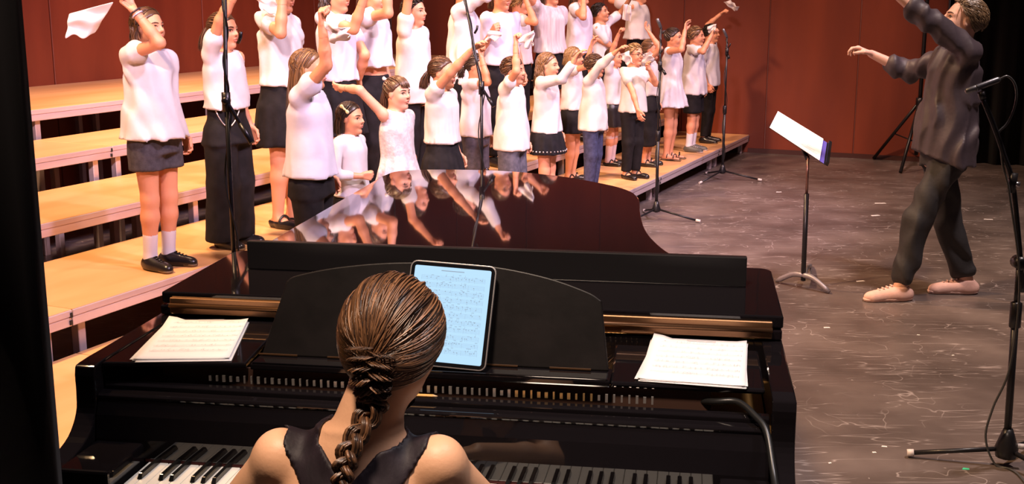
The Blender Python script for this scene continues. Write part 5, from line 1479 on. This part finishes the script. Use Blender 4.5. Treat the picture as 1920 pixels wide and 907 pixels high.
# short stubble beard: fine strands along the jaw
rg = np.random.default_rng(5); P = []
while len(P) < 500:
    a = rg.uniform(-1.35, 1.35); z = rg.uniform(-.46, -.12)
    if abs(a) < .35 and z > -.33 and not (-.20 < z < -.15): continue
    x0, y0 = math.cos(a), math.sin(a)
    lo, hi = 0.0, .6
    pts = np.array([CD['Q'](x0*r*1.05 + .02, y0*r*.82, z) for r in np.linspace(.6, .1, 60)]); d = eval_pts(CD['solid'], pts); i = int(np.argmax(d < 0))
    if i == 0: continue
    p = pts[i]; out = unit(p - CD['hc'])
    P.append(p + np.outer(np.linspace(0, 1, 4), out*.0025 + np.array((0, 0, -.006)) + rg.normal(0, .001, 3)))
P = np.array(P); me = strand_mesh('beard', P, np.full(len(P), .0006), np.full(len(P), .0006), rg.uniform(.2, .8, len(P)), CD['hc'], 3)
link_mesh('beard', me, hair_material('hair_beard', (.10, .05, .03), (.30, .16, .10)), CD['root'])

# ------------------------------------------------------------------ the pianist on her bench
pb = Vector((-.268, 1.76, 0)); PYAW = math.pi/2 - PHI + .04
black_top = material('black_stretch_top', (.010, .006, .009), .6, color2=(.017, .010, .015), scale=10, stretch=(3, 3, .6), bump=.08, bump_scale=40, spec=.3)
PN = person(dict(base=pb, yaw=PYAW, H=1.56, hr=.222, adult=True, seed=31, h=.0075, whole=.0052, pelvis_z=.510, lean=.20, w=.92, shoulders=.94, skin='lady', label='pianist in black cross-strap top, seated at the keyboard with both hands playing', neck=.033,
  head=(-8, -14, 5), head_off=(.0, -.038, .024), mouth=0, arm_r=1.0,
  armL=('loc', (.20, .10, -.115), (-.05, .20, -.25)), armR=('loc', (.22, .02, -.115), (-.05, -.24, -.20)),
  handL={'curl': (22, 35, 25), 'n': (0, 0, -1), 'thumb': .7, 'bend': (.2, 0, -.15)}, handR={'curl': (22, 35, 25), 'n': (0, 0, -1), 'thumb': .9, 'bend': (.2, .25, -.15)},
  legL=((.46, .10, .10), (.5, .12, .9), 4), legR=((.50, -.10, .10), (.5, -.12, .9), -4),
  bottom={'kind': 'trousers', 'mat': blk, 'waist': .58, 'nocut': True, 'hem': .09}, shoes={'kind': 'oxford', 'mat': shoe_b, 'sole': shoe_b}))
# her top: body of the garment below, two wide straps crossing up over the shoulders
H = 1.56; rz, cx = PN['rz'], PN['cx']; G_ = Solid()
rows_ = [(.56, .065, .080), (.62, .058, .073), (.69, .063, .084), (.745, .062, .094), (.785, .046, .084), (.812, .034, .046)]
G_.loft([(rz(f), cx(rz(f)), 0, a*H+.006, b_*H+.006) for f, a, b_ in rows_], .03)
for k in 'RL':
    Sh, E_, W_ = PN['arms'][k]; G_.ball(Sh, .036*H+.006, .03)
zs_, zv = rz(.812), rz(.66)
def straps(x, y, z):
    ay = np.abs(y)
    # on the back: two wide bands from beside the neck, meeting low on the spine
    t = np.clip((zs_ - z) / .065, 0, 1)
    inner = .058*(1-t); outer = np.interp(z, [zs_-.30, zs_-.14, zs_-.085, zs_-.01], [.13, .062, .074, .122])
    back = np.maximum(inner - ay, ay - outer); low = back
    front = np.abs(ay - (.092 - .01*t)) - .040
    s_ = np.where(x < cx(1.0) + .012, np.minimum(back, low), np.minimum(front, z - rz(.72)))
    return s_*.8
nA = np.array((cx(PN['rz'](.815)) - .008*H, 0, rz(.815) - .02*H)); nB = PN['Q'](-.10, 0, -.22); nd = nB - nA
def off_neck(x, y, z):                              # the straps stop beside the neck
    t = np.clip(((x-nA[0])*nd[0] + (y-nA[1])*nd[1] + (z-nA[2])*nd[2]) / (nd @ nd), 0, 1)
    return -3.0*np.maximum(0, zs_ - .012 - z) + .069 - np.sqrt((x-nA[0]-t*nd[0])**2 + (y-nA[1]-t*nd[1])**2 + (z-nA[2]-t*nd[2])**2)
fo_s = folds(.0012, .05, 4, .1)
Vt, Ft = PN['solid'].skin(.0045, (-.2, -.26, rz(.52)), (.35, .26, rz(.83)), cuts=[straps, lambda x, y, z: z - rz(.835), lambda x, y, z: np.abs(y) - .165, off_neck], disp=lambda x, y, z: fo_s(x, y, z) - .0055)
link_mesh('strap_top', np_mesh('strap_top', Vt, Ft), black_top, PN['root'])
# hair: combed back over the skull to the nape, then a plait down the back
hc, Rh, hr = PN['hc'], PN['Rh'], .222
hm = hair_material('hair_pianist', (.022, .010, .006), (.27, .125, .055))
U = Solid(); 
C2, R2 = np.array((-.075, 0, .09)), np.array((.450, .390, .445))
U.ball(hc + Rh @ (C2*hr), R2*.985*hr, .03*hr, Rh)
U.ball(hc + Rh @ (np.array((-.24, 0, -.14))*hr), np.array((.20, .22, .20))*hr, .12*hr, Rh)
n1 = Rh @ unit((.80, 0, -.60)); p1 = PN['Q'](.33, 0, .37)
V1, F1 = U.skin(.006, cuts=[lambda x, y, z: (x-p1[0])*n1[0] + (y-p1[1])*n1[1] + (z-p1[2])*n1[2]])
rg = np.random.default_rng(8); P = []
Gp = np.array((-.480, .0, -.06))                    # where the plait starts, in head units
m = 18; ts = np.linspace(0, 1, m)
while len(P) < 1900:
    a = rg.uniform(-math.pi, math.pi); zz = rg.uniform(-.45, 1.0); rr = math.sqrt(1-zz*zz)
    n0 = np.array((rr*math.cos(a), rr*math.sin(a), zz)); p0 = C2 + R2*n0
    hl = .80*(p0[0]-.30) - .60*(p0[2]-.37)
    if hl > 0 or (hl < -.07 and zz > -.30 and rg.uniform() > .06): continue           # strands spring from the hairline
    gz = -.06 - .36*np.clip((.25 - zz)/.7, 0, 1)*rg.uniform(.5, 1); nT = unit((np.array((-.46, 0, gz))-C2)/R2 + rg.normal(0, .05, 3)); om = math.acos(np.clip(n0 @ nT, -1, 1))
    if om > 2.6 or om < .12: continue
    sn = math.sin(om)
    N = (np.sin((1-ts)*om)[:, None]*n0 + np.sin(ts*om)[:, None]*nT)/sn
    lift = 1.0 + rg.uniform(-.010, .022) + .010*np.sin(ts*3.1) - .05*np.clip(1 - ts*5, 0, 1)
    q = C2 + R2*N*lift[:, None]
    # strands sag below the straight path at the sides, towards the nape
    q[:, 2] -= .10*np.sin(ts*math.pi)*(abs(n0[1]) > .3)*(zz < .75)
    v = (q - C2)/R2; nn = np.linalg.norm(v, axis=1, keepdims=True); q = C2 + R2*v/nn*np.maximum(lift, .94)[:, None]
    low = np.clip((-.02 - q[:, 2])/.3, 0, 1); q[:, 0] -= .05*low*(q[:, 0] < 0)
    P.append(q)
P = hc + (np.array(P)*hr) @ Rh.T
tone = np.clip(rg.normal(.42, .26, len(P)), 0, 1)
me = strand_mesh('hair', P, rg.uniform(.0012, .0026, len(P)), rg.uniform(.0008, .0013, len(P)), tone, hc, 3)
ume = np_mesh('under', V1, F1); at = ume.attributes.new('tone', 'FLOAT', 'POINT'); at.data.foreach_set('value', np.full(len(V1), .15, np.float32))
bm = bmesh.new(); bm.from_mesh(me); bm.from_mesh(ume); bm.to_mesh(me); bm.free()
me.polygons.foreach_set('use_smooth', np.ones(len(me.polygons), bool))
hair_o = link_mesh('hair', me, hm, PN['root'])
# plait
st_ = hc + Rh @ ((Gp + np.array((.03, 0, .06)))*hr)
bx = lambda z: cx(z) - .062*H - .020
path = smooth_path([st_, st_ + np.array((-.010, .002, -.05)), st_ + np.array((.002, .004, -.10)), (bx(.98)+.008, -.010, 1.03), (bx(.95)-.004, .000, .965), (bx(.90)-.012, .012, .90), (bx(.85)-.014, .020, .84), (bx(.78)-.012, .026, .77)], 14)
path = np.array([tuple(p) for p in path]); n = len(path); s = np.linspace(0, 1, n)
P = []; tone = []; wds = []
env = np.interp(s, [0, .12, .35, .75, .93, 1], [1.75, 1.45, .78, .52, .42, .28])
T_ = np.gradient(path, axis=0); T_ /= np.linalg.norm(T_, axis=1, keepdims=True)
side = np.tile((0, 1.0, 0), (n, 1)); side -= T_*np.sum(side*T_, 1, keepdims=True); side /= np.linalg.norm(side, axis=1, keepdims=True)
outv = np.cross(side, T_); outv *= np.sign(-outv[:, :1]+1e-9)
for i in range(3):
    ph = 2*math.pi*(s*7.5 + i/3)
    ctr = path + side*(np.sin(ph)*.0165*env)[:, None] + outv*(np.sin(2*ph)*.0098*env)[:, None]
    for k in range(46):
        a = rg.uniform(0, 6.28); r = .0104*math.sqrt(rg.uniform(.25, 1)); tw = a + s*rg.uniform(-3, 3)
        P.append(ctr + side*(np.cos(tw)*r*env)[:, None] + outv*(np.sin(tw)*r*env)[:, None])
        tone.append(np.clip(rg.normal(.22, .2), 0, 1)); wds.append(rg.uniform(.0018, .0030))
P = np.array(P); me = strand_mesh('plait', P, np.array(wds), np.array(wds)*.7, tone, np.array((.3, 0, .9)), 3)
link_mesh('plait', me, hm, hair_o)
e = path[-1]; MB().lathe([(.006, -.012), (.011, -.008), (.012, 0), (.011, .008), (.006, .012)], path[int(n*.90)], n=12).build('hair_tie', tie_m, hair_o)
# gold ring on her right hand
W_ = np.array(PN['arms']['R'][2]); dd = PN['arms']['Rd']
pr_ = Vector(W_ + dd*.088)
MB().tube([pr_ + Vector((math.cos(a)*.002, math.cos(a)*.0095, math.sin(a)*.0095 - .004)) for a in np.linspace(0, 6.28, 13)], .0022, 6, cap=False).build('ring', material('gold_ring', (.9, .5, .2), .25, 1), PN['root'])
# bench
bn = empty('piano_bench', (pb.x, pb.y, 0), PYAW - math.pi/2); tag(bn, 'black padded piano bench under the pianist', 'bench')
MB().bb(-.30, .30, -.19, .17, .36, .425).build('cushion', lacquer_soft, bn, .02, 3)
MB().bb(-.31, .31, -.20, .18, .29, .36).build('frame', lacquer, bn, .006)
for sx in (-1, 1):
    for sy in (-.17, .15): MB().bb(sx*.28-.025, sx*.28+.025, sy-.025, sy+.025, 0, .29).build('leg', lacquer, bn, .006)
print('scene built in %.1f s' % (time.time() - T0))
